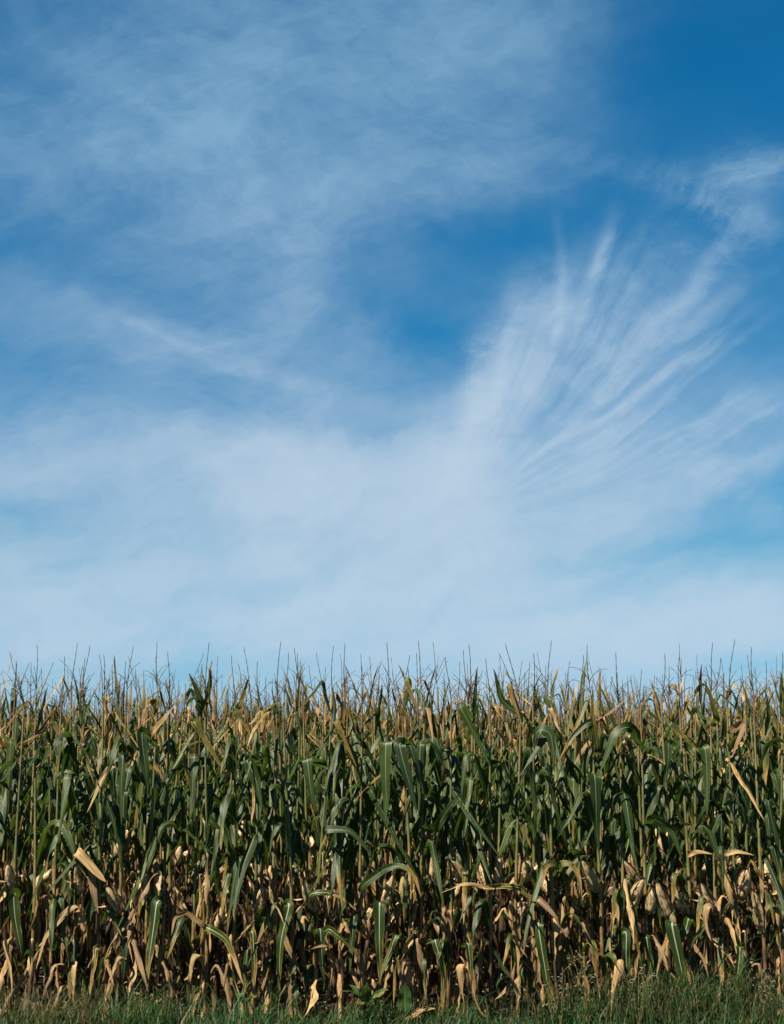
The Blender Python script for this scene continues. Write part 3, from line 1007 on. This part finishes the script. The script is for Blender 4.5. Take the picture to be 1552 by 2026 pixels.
# single leaves the photograph shows clearly: points, width (px), dryness, extra dryness at the tip, distance in front of the row
LEAVES = [
    # hanging low leaves with a pale rib
    ([(25, 1763), (34, 1840), (43, 1916)], 29, 0.05, 0.25, 0.16),
    ([(308, 1777), (300, 1850), (295, 1904), (291, 1961)], 29, 0.08, 0.45, 0.20),
    ([(188, 1872), (182, 1930), (177, 1985)], 14, 0.42, 0.2, 0.18),
    ([(322, 1868), (313, 1910), (305, 1948)], 14, 0.34, 0.2, 0.16),
    ([(502, 1838), (501, 1910), (499, 1995)], 16, 0.28, 0.4, 0.14),
    ([(572, 1783), (556, 1860), (552, 1964)], 25, 0.06, 0.22, 0.22),
    ([(635, 1833), (636, 1890), (638, 1963)], 22, 0.02, 0.15, 0.18),
    ([(647, 1835), (680, 1860), (712, 1890)], 22, 0.22, 0.1, 0.24),
    ([(751, 1780), (748, 1860), (751, 1950)], 30, 0.12, 0.25, 0.20),
    ([(786, 1846), (768, 1895), (748, 1944)], 20, 0.12, 0.25, 0.24),
    ([(860, 1854), (879, 1930), (877, 2012)], 20, 0.12, 0.35, 0.18),
    ([(929, 1863), (931, 1910), (933, 1963)], 18, 0.2, 0.3, 0.16),
    ([(1066, 1820), (1078, 1900), (1092, 2012)], 26, 0.02, 0.3, 0.2),
    ([(1240, 1840), (1242, 1905), (1246, 1976)], 21, 0.04, 0.25, 0.14),
    ([(1282, 1850), (1287, 1900), (1292, 1956)], 21, 0.06, 0.2, 0.16),
    ([(1330, 1820), (1345, 1900), (1362, 1995)], 35, 0.02, 0.2, 0.22),
    ([(1362, 1815), (1357, 1840), (1350, 1868)], 28, -0.05, 0.1, 0.12),
    ([(1394, 1824), (1380, 1850), (1366, 1884)], 20, 0.0, 0.1, 0.16),
    ([(1464, 1870), (1462, 1930), (1459, 1998)], 19, 0.05, 0.2, 0.18),
    # dead low leaves
    ([(152, 1681), (180, 1712), (209, 1745)], 19, 0.85, 0.0, 0.34),
    ([(181, 1728), (187, 1765), (194, 1808)], 22, 0.8, 0.1, 0.22),
    ([(14, 1855), (18, 1910), (22, 1965)], 20, 0.8, 0.1, 0.2),
    ([(146, 1788), (112, 1828), (86, 1858), (69, 1918)], 16, 0.75, 0.1, 0.2),
    ([(405, 1834), (370, 1804), (344, 1815), (336, 1852)], 15, 0.55, 0.2, 0.18),
    ([(405, 1832), (446, 1857), (463, 1900), (483, 1950)], 19, 0.2, 0.6, 0.22),
    ([(502, 1820), (482, 1842), (462, 1866)], 8, 0.3, 0.3, 0.2),
    ([(150, 1905), (146, 1940), (143, 1985)], 17, 0.7, 0.2, 0.2),
    ([(236, 1890), (224, 1925), (219, 1965)], 13, 0.8, 0.1, 0.2),
    ([(614, 1767), (645, 1765), (671, 1773), (704, 1802)], 16, 0.0, 0.75, 0.24),
    ([(720, 1748), (760, 1718), (795, 1711), (822, 1727), (836, 1775)], 18, 0.0, 0.7, 0.22),
    ([(1040, 1757), (1000, 1752), (965, 1756), (918, 1747), (872, 1767)], 15, 0.35, 0.55, 0.24),
    ([(1108, 1716), (1090, 1706), (1078, 1722), (1073, 1752)], 17, 0.3, 0.4, 0.2),
    ([(1108, 1710), (1130, 1706), (1144, 1730), (1152, 1772)], 17, 0.28, 0.5, 0.22),
    ([(1414, 1795), (1398, 1790), (1394, 1825), (1410, 1862)], 22, 0.8, 0.1, 0.2),
    ([(1062, 1778), (1085, 1795), (1103, 1815), (1118, 1850)], 18, 0.8, 0.1, 0.22),
    ([(1365, 1690), (1385, 1684), (1410, 1690)], 16, 0.5, 0.4, 0.24),
    ([(1432, 1690), (1462, 1684), (1494, 1692)], 15, 0.72, 0.2, 0.22),
    ([(540, 1852), (525, 1858), (500, 1868)], 10, 0.75, 0.1, 0.2),
    ([(800, 1900), (792, 1960), (788, 2000)], 14, 0.75, 0.1, 0.15),
    ([(650, 1868), (625, 1874), (600, 1880)], 10, 0.7, 0.1, 0.24),
    # the dark green middle
    ([(281, 1444), (285, 1510), (292, 1580)], 24, 0.15, 0.0, 0.26),
    ([(241, 1488), (241, 1560), (240, 1634)], 20, 0.0, 0.2, 0.22),
    ([(224, 1511), (200, 1542), (170, 1608)], 14, 0.75, 0.1, 0.26),
    ([(486, 1500), (505, 1545), (520, 1600)], 34, -0.1, 0.1, 0.24),
    ([(604, 1496), (614, 1550), (626, 1612)], 27, -0.05, 0.1, 0.26),
    ([(765, 1462), (762, 1540), (761, 1630)], 30, 0.0, 0.2, 0.22),
    ([(790, 1465), (810, 1540), (826, 1610)], 28, -0.05, 0.1, 0.28),
    ([(811, 1468), (828, 1520), (840, 1576)], 20, 0.0, 0.1, 0.2),
    ([(862, 1639), (885, 1604), (917, 1566)], 26, -0.1, 0.0, 0.34),
    ([(1263, 1450), (1246, 1434), (1218, 1450), (1186, 1530)], 26, -0.05, 0.2, 0.26),
    ([(1183, 1432), (1164, 1426), (1132, 1460), (1110, 1504)], 16, 0.05, 0.5, 0.22),
    ([(1060, 1452), (1068, 1440), (1090, 1450), (1100, 1530)], 26, -0.05, 0.1, 0.22),
    ([(1397, 1472), (1399, 1540), (1401, 1620)], 24, 0.0, 0.2, 0.24),
    ([(1323, 1466), (1322, 1500), (1316, 1562)], 20, 0.05, 0.2, 0.2),
    ([(1176, 1528), (1182, 1600), (1186, 1690)], 28, -0.1, 0.15, 0.2),
    ([(1050, 1628), (1042, 1622), (1034, 1640), (1052, 1680)], 14, 0.2, 0.4, 0.2),
    ([(415, 1620), (445, 1660), (450, 1690)], 22, -0.1, 0.1, 0.2),
    ([(205, 1570), (222, 1610), (236, 1680)], 22, -0.05, 0.1, 0.24),
    ([(552, 1630), (538, 1650), (535, 1690)], 18, 0.1, 0.15, 0.24),
    ([(640, 1640), (690, 1642), (735, 1690)], 20, -0.1, 0.1, 0.26),
    ([(1290, 1618), (1330, 1640), (1352, 1700)], 26, -0.1, 0.1, 0.22),
    # dry and golden leaves of the top
    ([(298, 1456), (322, 1422), (352, 1384)], 13, 0.55, 0.2, 0.2),
    ([(379, 1421), (415, 1476), (453, 1540)], 16, 0.38, 0.15, 0.26),
    ([(396, 1390), (386, 1360), (375, 1333)], 20, 0.22, 0.2, 0.14),
    ([(412, 1370), (415, 1335), (421, 1306)], 11, 0.5, 0.1, 0.1),
    ([(469, 1402), (482, 1370), (496, 1336)], 11, 0.4, 0.2, 0.12),
    ([(470, 1405), (484, 1436), (500, 1470)], 12, 0.35, 0.2, 0.16),
    ([(677, 1438), (680, 1385), (684, 1334)], 10, 0.48, 0.1, 0.14),
    ([(664, 1421), (684, 1468), (704, 1518)], 14, 0.45, 0.1, 0.28),
    ([(801, 1337), (820, 1380), (839, 1424)], 13, 0.36, 0.25, 0.18),
    ([(909, 1391), (940, 1455), (973, 1520)], 20, 0.08, 0.15, 0.30),
    ([(994, 1384), (984, 1352), (977, 1323)], 14, 0.2, 0.1, 0.1),
    ([(1183, 1490), (1174, 1414), (1176, 1356)], 15, 0.36, 0.1, 0.24),
    ([(1186, 1424), (1220, 1400), (1254, 1370)], 8, 0.6, 0.2, 0.2),
    ([(1323, 1428), (1354, 1458), (1386, 1490)], 14, 0.2, 0.3, 0.26),
    ([(1474, 1428), (1464, 1460), (1451, 1500)], 16, 0.68, 0.2, 0.24),
    ([(1422, 1424), (1408, 1385), (1394, 1345)], 15, 0.3, 0.2, 0.16),
    ([(1549, 1400), (1548, 1362), (1550, 1328)], 14, 0.4, 0.0, 0.12),
    ([(100, 1432), (80, 1450), (45, 1470)], 9, 0.7, 0.1, 0.2),
    ([(166, 1470), (152, 1432), (142, 1430)], 10, 0.6, 0.1, 0.2),
    ([(300, 1504), (312, 1522), (322, 1545)], 14, 0.45, 0.1, 0.24),
    ([(1010, 1350), (1022, 1400), (1040, 1450)], 11, 0.5, 0.2, 0.2),
    ([(1088, 1400), (1100, 1430), (1112, 1450)], 12, 0.75, 0.1, 0.2),
]
# husked cobs: foot, tip (px), radius (m)
EARS = [((1245, 1805), (1274, 1742), .036), ((1330, 1822), (1302, 1748), .036), ((1367, 1815), (1333, 1752), .032),
        ((1414, 1808), (1386, 1748), .034), ((1464, 1778), (1479, 1722), .030), ((1511, 1842), (1494, 1766), .028),
        ((1184, 1762), (1155, 1704), .030), ((1288, 1806), (1293, 1758), .026), ((1046, 1742), (1040, 1706), .030),
        ((760, 1793), (778, 1733), .030), ((804, 1795), (799, 1735), .032), ((918, 1748), (893, 1706), .032),
        ((722, 1834), (740, 1795), .028), ((622, 1800), (602, 1742), .030), ((291, 1730), (288, 1778), .034),
        ((310, 1728), (312, 1776), .034), ((238, 1808), (213, 1756), .032), ((154, 1770), (150, 1716), .030),
        ((22, 1762), (15, 1712), .030), ((508, 1800), (520, 1755), .028), ((428, 1840), (440, 1795), .030),
        ((860, 1742), (862, 1680), .028), ((985, 1745), (992, 1700), .028), ((345, 1712), (357, 1675), .028)]
# tassel tips that stand out against the sky
TIPS = {172: (172, 1276), 412: (412, 1271), 551: (551, 1268), 678: (678, 1271), 768: (768, 1270), 826: (826, 1267), 926: (927, 1274),
        1003: (1003, 1274), 1216: (1216, 1291), 1417: (1417, 1270), 1454: (1454, 1265), 1487: (1488, 1280), 28: (20, 1290), 128: (128, 1298),
        1058: (1058, 1292), 1321: (1321, 1292)}


def build_front_row():
    xs = [at(p, 1700, Y0)[0] for p in FRONT]
    plants = []
    for i, p in enumerate(FRONT):
        rng = np.random.default_rng(900 + i)
        pl = plan_plant(rng, H=rng.uniform(2.05, 2.17), front=True, lowgreen=0.42, ears=0)
        keep = [l for l in pl['leaf'] if rng.random() < 0.90]
        pl['leaf'] = keep
        plants.append([pl, rng, np.array([xs[i], Y0 + rng.normal(0, 0.025), 0.0])])

    def nearest(px):
        return int(np.argmin([abs(px - p) for p in FRONT]))
    rng = np.random.default_rng(77)
    for pts, W, d0, dt, fwd in LEAVES:
        i = nearest(pts[0][0])
        pl, _, o = plants[i]
        low = pts[0][1] > 1750
        y = Y0 - fwd
        P = [at(a, b, y - 0.02 * k) - o for k, (a, b) in enumerate(pts)]
        up = P[0][2] < P[-1][2]
        za = max(P[0][2] - rng.uniform(0.06, 0.12), 0.05) if not up else max(P[0][2] - 0.02, 0.05)
        za = min(za, 2.05)
        A = pl['foot'](za) + np.array([0, -0.012, 0])
        P = [A] + ([P[0] + np.array([rng.uniform(-0.05, 0.05), 0.05, -0.03])] if not up else []) + P
        w = W / FOC * y * (0.92 if low else 1.0)
        fc = (rng.normal(-0.15, 0.3), -1.0, rng.normal(0.15, 0.25))
        if d0 > 0.84:
            fc = (-0.5, -0.9, 0.45)
        pl['leaf'].append(leaf_through(rng, P, w, d0, rng.random(), dt, 30, 5, rng.uniform(0.1, 0.4), 0.010 if low else 0.007, fc, d0 > 0.84, 0.30 if low else 0.15,
                                       1.0 if low else 0.4, 0.16 if low else 0.05))
    for (a, b, r) in EARS:
        i = nearest(a[0])
        pl, _, o = plants[i]
        p0 = at(*a, Y0 - 0.03) - o
        p1 = at(*b, Y0 - 0.10) - o
        d = p1 - p0
        L = np.linalg.norm(d)
        az = math.atan2(d[1], d[0])
        pl['ear'].append(ear_pieces(rng, p0 - np.array([math.cos(az), math.sin(az), 0]) * 0.018, az, math.acos(d[2] / L), L * 1.02, r))
    for k, tip in TIPS.items():
        i = nearest(k)
        pl, _, o = plants[i]
        top = pl['foot'](2.10)
        d = at(*tip, Y0) - o - top
        nb = 3 if k == 551 else 7
        pl['tassel'] = [tassel_piece(rng, top, d[2], 4, nb, 0.8, 0.0046, (d[0] / d[2], 0.0))]
    for i, (pl, _, o) in enumerate(plants):
        t = thing('corn_plant', FRONT_LABELS[i], 'corn plant', tuple(o), 0, 'corn plants along the field edge')
        put_parts(t, pl)


def build_rows():
    """rows two to seven: copies of 22 different plants, each turned its own way"""
    kinds = []
    for i in range(22):
        rng = np.random.default_rng(400 + i)
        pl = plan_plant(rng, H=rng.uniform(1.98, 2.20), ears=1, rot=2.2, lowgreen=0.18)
        t = thing('corn_plant', 'corn plant', 'corn plant')
        put_parts(t, pl)
        kinds.append([t, False])
    n = 0
    for row in range(1, 7):
        y = Y0 + row * ROWGAP
        hw = half_width(y) + 0.12
        x = -hw + RNG.uniform(0, GAP)
        while x < hw:
            k = kinds[n % 22] if n < 22 else kinds[int(RNG.integers(22))]
            o = k[0] if not k[1] else copy_tree(k[0])
            k[1] = True
            o.location = (x, y + RNG.normal(0, 0.03), 0)
            o.rotation_euler = (RNG.normal(0, 0.02), RNG.normal(0, 0.025), RNG.uniform(0, 6.28))
            s = RNG.uniform(0.94, 1.05) + 0.018 * math.sin(x * 2.1 + row) + 0.012 * math.sin(x * 5.3)
            o.scale = (s, s, s)
            o['label'] = ROW_LABELS[row]
            o['group'] = ROW_GROUPS[row]
            n += 1
            x += GAP * RNG.uniform(0.75, 1.25)
    return n


def build_far_field():
    """the rest of the field, past the counted plants, as one mass"""
    variants_full, variants_top = [], []
    for i in range(12):
        rng = np.random.default_rng(600 + i)
        for store, zm in ((variants_full, 0.0), (variants_top, 1.05)):
            pl = plan_plant(rng, H=rng.uniform(1.98, 2.18), ears=1, lod=1, zmin=zm)
            ps = list(pl['stalk']) + pl['leaf'] + pl['tassel']
            for b, fl, sk in pl['ear']:
                ps += [b] + fl
            groups = {}
            for p in ps:
                groups.setdefault(p.mat, []).append(p)
            store.append([merge(g) for g in groups.values()])
    acc = {}

    def place(store, x, y, s):
        M = rot_z(RNG.uniform(0, 6.28)) * s
        dt = RNG.random()
        for p in store[int(RNG.integers(12))]:
            c = p.moved(M, np.array([x, y, 0]))
            c.tone = (c.tone + dt) % 1.0
            acc.setdefault(p.mat, []).append(c)
    for row in range(0, 7):                         # the ends of the front rows, left and right of the frame
        y = Y0 + row * ROWGAP
        hw = half_width(y) + 0.22
        for sgn in (-1, 1):
            x = hw
            while x < hw + 2.6:
                place(variants_full, sgn * x, y + RNG.normal(0, 0.03), RNG.uniform(0.95, 1.05))
                x += GAP * RNG.uniform(0.8, 1.2)
    row = 7
    while True:
        y = Y0 + row * ROWGAP
        if y > 62:
            break
        gap = GAP if row < 14 else GAP * 1.5 if row < 30 else GAP * 2.4
        x = -half_width(y) - 1.6
        while x < half_width(y) + 1.6:
            place(variants_full if row < 9 else variants_top, x, y + RNG.normal(0, 0.04), RNG.uniform(0.93, 1.06))
            x += gap * RNG.uniform(0.75, 1.25)
        row += 1 if row < 30 else 2
    o = link('corn_field', to_mesh('corn_field', [merge(g) for g in acc.values()]))
    o['kind'] = 'stuff'
    o['label'] = 'mass of tasselled corn filling the field behind the first rows'
    o['category'] = 'corn'


def ribbons(base, az, H, bend, W, seg, tone, dry, mat='grass'):
    """many thin blades at once"""
    n = len(base)
    t = np.linspace(0, 1, seg + 1)
    phi = bend[:, None] * t[None] ** 1.2 * 1.0 + 0.08
    st = H[:, None] / seg
    r = np.concatenate([np.zeros((n, 1)), np.cumsum(np.sin(phi[:, :-1]) * st, 1)], 1)
    z = np.concatenate([np.zeros((n, 1)), np.cumsum(np.cos(phi[:, :-1]) * st, 1)], 1)
    cx = base[:, None, 0] + np.cos(az)[:, None] * r
    cy = base[:, None, 1] + np.sin(az)[:, None] * r
    cz = base[:, None, 2] + z
    sd = az + np.pi / 2 + 0.6 * np.sin(np.arange(n) * 1.7)
    w = W[:, None] * (1 - t[None] ** 1.6) * 0.5 + 0.0004
    L = np.stack([cx - np.cos(sd)[:, None] * w, cy - np.sin(sd)[:, None] * w, cz], -1)
    Rr = np.stack([cx + np.cos(sd)[:, None] * w, cy + np.sin(sd)[:, None] * w, cz], -1)
    v = np.stack([L, Rr], 2).reshape(n, -1, 3)
    f = grid_faces(seg + 1, 2)
    F = (f[None] + (np.arange(n) * (seg + 1) * 2)[:, None, None]).reshape(-1, 4)
    k = (seg + 1) * 2
    uv = np.tile(np.stack(np.broadcast_arrays(np.array([0, 1.0])[None, :], t[:, None]), -1).reshape(-1, 2), (n, 1))
    return Piece(v.reshape(-1, 3), F, uv, np.repeat(dry, k), np.repeat(tone, k), mat)


def clump_noise(x, y, seed):
    rng = np.random.default_rng(seed)
    s = 0
    for f in (0.9, 1.9, 4.1, 8.3):
        a, b = rng.uniform(0, 6.28, 2)
        th = rng.uniform(0, 3.14)
        s = s + np.sin((x * math.cos(th) + y * math.sin(th)) * f * 1.7 + a) * np.sin((y * math.cos(th) - x * math.sin(th)) * f * 1.3 + b) / f ** 0.35
    return s / 2.2


def build_grass():
    rng = np.random.default_rng(11)
    n = 52000
    x = rng.uniform(-4.6, 4.6, n)
    y = 11.05 - 2.9 * rng.random(n) ** 1.25
    c = clump_noise(x, y, 3)
    keep = rng.random(n) < np.clip(0.60 + 0.85 * c, 0.10, 1) * np.where(y > 10.72, np.clip((11.1 - y) / 0.4, 0, 1), 1)
    x, y, c = x[keep], y[keep], c[keep]
    n = len(x)
    tall = np.where(x > 1.0, 1.45, 0.95) * (1 + 0.8 * np.clip(c, -0.6, 1))
    H = rng.uniform(0.05, 0.14, n) * tall * np.where(c > 0.35, 1.8, 1.0) * np.where(rng.random(n) < 0.06, 1.7, 1.0)
    base = np.stack([x, y, ground_z(y) - 0.012], 1)
    dry = np.where(rng.random(n) < 0.10, 0.9, 0.1) + 0.0
    p = ribbons(base, rng.uniform(0, 6.28, n), H, rng.uniform(0.8, 3.1, n), rng.uniform(0.005, 0.012, n), 4, np.clip(0.5 + 0.35 * clump_noise(x, y, 8) + rng.normal(0, 0.2, n), 0, 1), dry)
    o = link('grass', to_mesh('grass', p))
    o['kind'] = 'stuff'
    o['label'] = 'short green grass along the foot of the corn'
    o['category'] = 'grass'
    # long pale seeding stems, thickest at the left and right ends
    n = 1300
    x = np.concatenate([rng.normal(-2.2, 0.45, 450), rng.normal(1.9, 0.65, 650), rng.uniform(-3.2, 3.2, 200)])
    y = rng.uniform(10.25, 10.85, n)
    H = rng.uniform(0.16, 0.38, n) * np.where(x > 0.9, 1.35, 1.0)
    base = np.stack([x, y, ground_z(y) - 0.012], 1)
    ps = [ribbons(base, rng.uniform(0, 6.28, n), H, rng.uniform(0.4, 1.9, n), rng.uniform(0.0025, 0.005, n), 5, rng.uniform(0.3, 1, n), np.where(x < 0, rng.uniform(0.2, 1.0, n), rng.uniform(0.0, 0.75, n)))]
    # little side spikelets on them
    m = 4200
    j = rng.integers(0, n, m)
    k = rng.integers(2, 5, m)
    b2 = ps[0].v.reshape(n, 6, 2, 3).mean(2)[j, k]
    ps.append(ribbons(b2, rng.uniform(0, 6.28, m), rng.uniform(0.02, 0.06, m), rng.uniform(0.3, 2.2, m), rng.uniform(0.003, 0.005, m), 2, rng.uniform(0.3, 1, m), rng.uniform(0.3, 1.0, m)))
    o = link('wild_grass', to_mesh('wild_grass', merge(ps)))
    o['kind'] = 'stuff'
    o['label'] = 'tangle of long seeding wild grass in front of the corn'
    o['category'] = 'wild grass'


def build_litter():
    rng = np.random.default_rng(31)
    ps = []
    for i in range(700):
        x, y = rng.uniform(-3.6, 3.6), rng.uniform(10.75, 14.5)
        L, az = rng.uniform(0.1, 0.38), rng.uniform(0, 6.28)
        n = 9
        t = np.linspace(0, 1, n)
        up = rng.choice([0.05, 0.3, 1.0], p=[0.5, 0.3, 0.2])
        d = np.array([math.cos(az), math.sin(az), up])
        d /= np.linalg.norm(d)
        C = np.array([x, y, 0.012]) + d * (t * L)[:, None]
        C[:, 2] += 0.02 * np.sin(t * rng.uniform(3, 9) + rng.uniform(0, 6)) + 0.02
        B = np.stack([-np.sin(az + t * 2), np.cos(az + t * 2), 0.4 * np.sin(t * 5)], 1)
        ps.append(blade(C, B, width_profile(t, rng.uniform(0.015, 0.03)), rng, 0.4, 0.006, rng.uniform(0, 0.6), rng.uniform(0.95, 1.2), 0, 0, rng.random(), 3))
    o = link('leaf_litter', to_mesh('leaf_litter', merge(ps)))
    o['kind'] = 'stuff'
    o['label'] = 'dead corn leaves littering the soil between the stalks'
    o['category'] = 'leaf litter'


def weed_leaf(rng, base, az, L, W, rise, fall, dry, upright=0.0):
    n = 14
    t = np.linspace(0, 1, n)
    phi = R(rise) + (R(fall) - R(rise)) * smooth(t)
    st = np.stack([np.sin(phi) * math.cos(az), np.sin(phi) * math.sin(az), np.cos(phi)], 1) * L / (n - 1)
    C = np.zeros((n, 3))
    C[1:] = np.cumsum(st[:-1], 0)
    C += np.asarray(base)
    B = np.tile(np.array([-math.sin(az), math.cos(az), 0.0]), (n, 1))
    w = W / 2 * (0.08 + 0.92 * smooth((t - 0.12) / 0.35)) * np.sqrt(np.clip(1 - t ** 3.2, 0, 1)) + 0.001
    return blade(C, B, w, rng, 0.22, 0.008, 0, dry, 0.15, 0.15, rng.random(), 7, 0.10, 'weed')


def build_weeds():
    rng = np.random.default_rng(51)
    specs = [
        ('dock_weed', 'leafy dock weed with broad green leaves at the foot of the corn', 'weed', 722, 1996,
         [(150, .20, .09, 15, 70, .2), (205, .24, .085, 20, 95, .25), (330, .24, .07, 25, 80, .2), (30, .22, .07, 35, 85, .35), (270, .20, .10, 10, 55, .2), (350, .18, .065, 40, 105, .5), (250, .15, .07, 40, 100, .3)]),
        ('dock_weed', 'single upright oval dock leaf standing against the corn stalks', 'weed', 803, 2024,
         [(268, .255, .10, 2, 14, .12), (200, .09, .045, 30, 80, .2)]),
        ('dock_weed', 'small weed with rounded yellowish green leaves left of the dock weed', 'weed', 482, 1990,
         [(240, .13, .075, 25, 75, .35), (330, .13, .065, 25, 80, .3), (120, .12, .06, 25, 80, .25), (20, .12, .06, 30, 90, .4)]),
        ('dock_weed', 'low broad leaved weed half sunk in the grass at the right', 'weed', 1395, 2010,
         [(240, .14, .06, 25, 75, .2), (320, .16, .055, 25, 80, .2), (150, .12, .055, 25, 80, .25), (20, .12, .05, 30, 90, .3)]),
    ]
    for name, lab, cat, px, py, lv in specs:
        y = 10.55
        p = at(px, py, y)
        zb = float(ground_z(y)) - 0.01
        t = thing(name, lab, cat, (p[0], y, zb), 0, 'broad leaved weeds in the verge')
        hh = max(p[2] - zb, 0.02)
        link('stem', to_mesh('stem', tube([(0, 0, 0), (0.004, 0, hh * 0.5), (0, 0, hh + 0.02)], [0.006, 0.005, 0.004], 6, 0.3, 0.4, 'stalk')), t)
        for (az, L, W, r, f, d) in lv:
            link('leaf', to_mesh('leaf', weed_leaf(rng, (0, 0, hh), R(az), L, W, r, f, d)), t)
    for lab, px, top in (('spindly weed with tiny white flowers, the tallest of the flowering weeds', 1160, 1872),
                         ('wispy white flowered weed in front of a hanging corn leaf', 1262, 1898),
                         ('thin flowering weed bending left over the tall grass', 1110, 1905),
                         ('sparse white flowered weed nearest the right edge of the field', 1512, 1915)):
        y = 10.50
        p = at(px, top, y)
        zb = float(ground_z(y)) - 0.01
        h = p[2] - zb
        t = thing('flowering_weed', lab, 'weed', (p[0], y, zb), 0, 'white flowered weeds in the verge')
        stems, lvs, heads = [], [], []
        for s in range(4):
            az, sp = rng.uniform(0, 6.28), rng.uniform(0.02, 0.14)
            tt = np.linspace(0, 1, 8)
            c = np.stack([math.cos(az) * sp * tt ** 1.6, math.sin(az) * sp * tt ** 1.6, h * rng.uniform(0.72, 1.0) * tt], 1)
            stems.append(tube(c, 0.0028 * (1 - 0.5 * tt), 4, 0.35, rng.random(), 'stalk'))
            for b in range(7):
                u = rng.uniform(0.25, 1.0)
                p0 = np.array([np.interp(u, tt, c[:, j]) for j in range(3)])
                a2 = rng.uniform(0, 6.28)
                if u > 0.55:
                    e = p0 + np.array([math.cos(a2) * 0.05, math.sin(a2) * 0.05, rng.uniform(0.02, 0.07)])
                    stems.append(tube([p0, (p0 + e) / 2 + (0, 0, 0.004), e], 0.0014, 3, 0.3, rng.random(), 'stalk'))
                    heads.append(e)
                else:
                    lvs.append(weed_leaf(rng, p0, a2, rng.uniform(0.05, 0.09), 0.014, 40, 100, 0.2))
        link('stem', to_mesh('stem', merge(stems)), t)
        for l in lvs:
            link('leaf', to_mesh('leaf', l), t)
        for e in heads[:18]:
            ps = []
            for k in range(6):
                a = k / 6 * 6.28
                d = np.array([math.cos(a), math.sin(a), 0.45])
                ps.append(blade(e + d[None] * np.linspace(0, 0.009, 3)[:, None], np.tile([-math.sin(a), math.cos(a), 0.], (3, 1)), np.array([0.0015, 0.003, 0.0015]), rng, 0.1, 0, 0, 0, 0, 0, 0.5, 3, 0, 'petal'))
            link('flower', to_mesh('flower', merge(ps)), t)


ROW_NAMES = {1: 'second', 2: 'third', 3: 'fourth', 4: 'fifth', 5: 'sixth', 6: 'seventh'}
ROW_LABELS = {k: 'tasselled corn plant in the %s row, mostly hidden by the rows before it' % v for k, v in ROW_NAMES.items()}
ROW_LABELS[1] = 'tasselled corn plant in the second row, glimpsed between the edge plants'
ROW_GROUPS = {k: 'corn plants of the %s row' % v for k, v in ROW_NAMES.items()}
FRONT_LABELS = [
    'leftmost edge corn plant, a pale ribbed green leaf hanging at its foot',
    'edge corn plant second from the left edge, with bare stalk',
    'edge corn plant third from the left edge, a thin straw leaf slanting from its top',
    'edge corn plant with a snapped pale straw leaf sloping down right across its stalk',
    'edge corn plant right of the snapped straw leaf, a narrow yellowing leaf below',
    'edge corn plant with a straw leaf dangling left from its dark upper leaves',
    'edge corn plant with two tan cobs side by side above a long ribbed leaf',
    'edge corn plant right of the twin cobs, a short yellow edged leaf hanging low',
    'edge corn plant with a long golden leaf slanting down right near its top',
    'edge corn plant with a low arched straw leaf and a drooping green one beside it',
    'edge corn plant with a narrow golden leaf pointing up right from its top',
    'edge corn plant with a broad dark green leaf hanging right at shoulder height',
    'edge corn plant with a dark three pronged tassel standing above its neighbours',
    'edge corn plant right of the three pronged tassel, a wavy ribbed leaf hanging low',
    'edge corn plant with a green leaf arching right to a golden tip at cob height',
    'edge corn plant with an upright golden leaf beside its tall tassel',
    'edge corn plant with a long arched green leaf browning at its right hand tip',
    'edge corn plant behind the dock weed with the widest low leaf of the middle',
    'edge corn plant with a low leaf slanting down left to the dock weed',
    'edge corn plant with a broad bright green leaf rising right at mid height',
    'edge corn plant between the rising bright leaf and the long slanting green one',
    'edge corn plant with a long green leaf slanting down right from its top',
    'edge corn plant right of the long slanting green top leaf, with one small cob',
    'edge corn plant right of centre with a short green leaf upright at its top',
    'edge corn plant with a long twisted straw leaf reaching left at cob height',
    'edge corn plant with a golden leaf forked over it like an arch at cob height',
    'plain edge corn plant right of the golden forked arch, showing no cob',
    'edge corn plant with a yellow leaf standing at its top and a cob leaning left',
    'edge corn plant with a tan cob leaning right above a straight ribbed leaf',
    'edge corn plant with a dark leaf arched left near its top and small pale cob',
    'edge corn plant with the broadest hanging ribbed leaf under a cob leaning left',
    'edge corn plant with a short green leaf beside the broadest hanging leaf',
    'edge corn plant with a tan leaf looped over at the foot of its cob',
    'edge corn plant with a brown hooked top leaf and a narrow ribbed leaf below',
    'edge corn plant second from the right edge, with a long thin cob',
    'rightmost edge corn plant, cut by the picture edge, an upright leaf at its top']
assert len(FRONT_LABELS) == len(FRONT)

build_front_row()
build_rows()
build_far_field()
build_grass()
build_litter()
build_weeds()
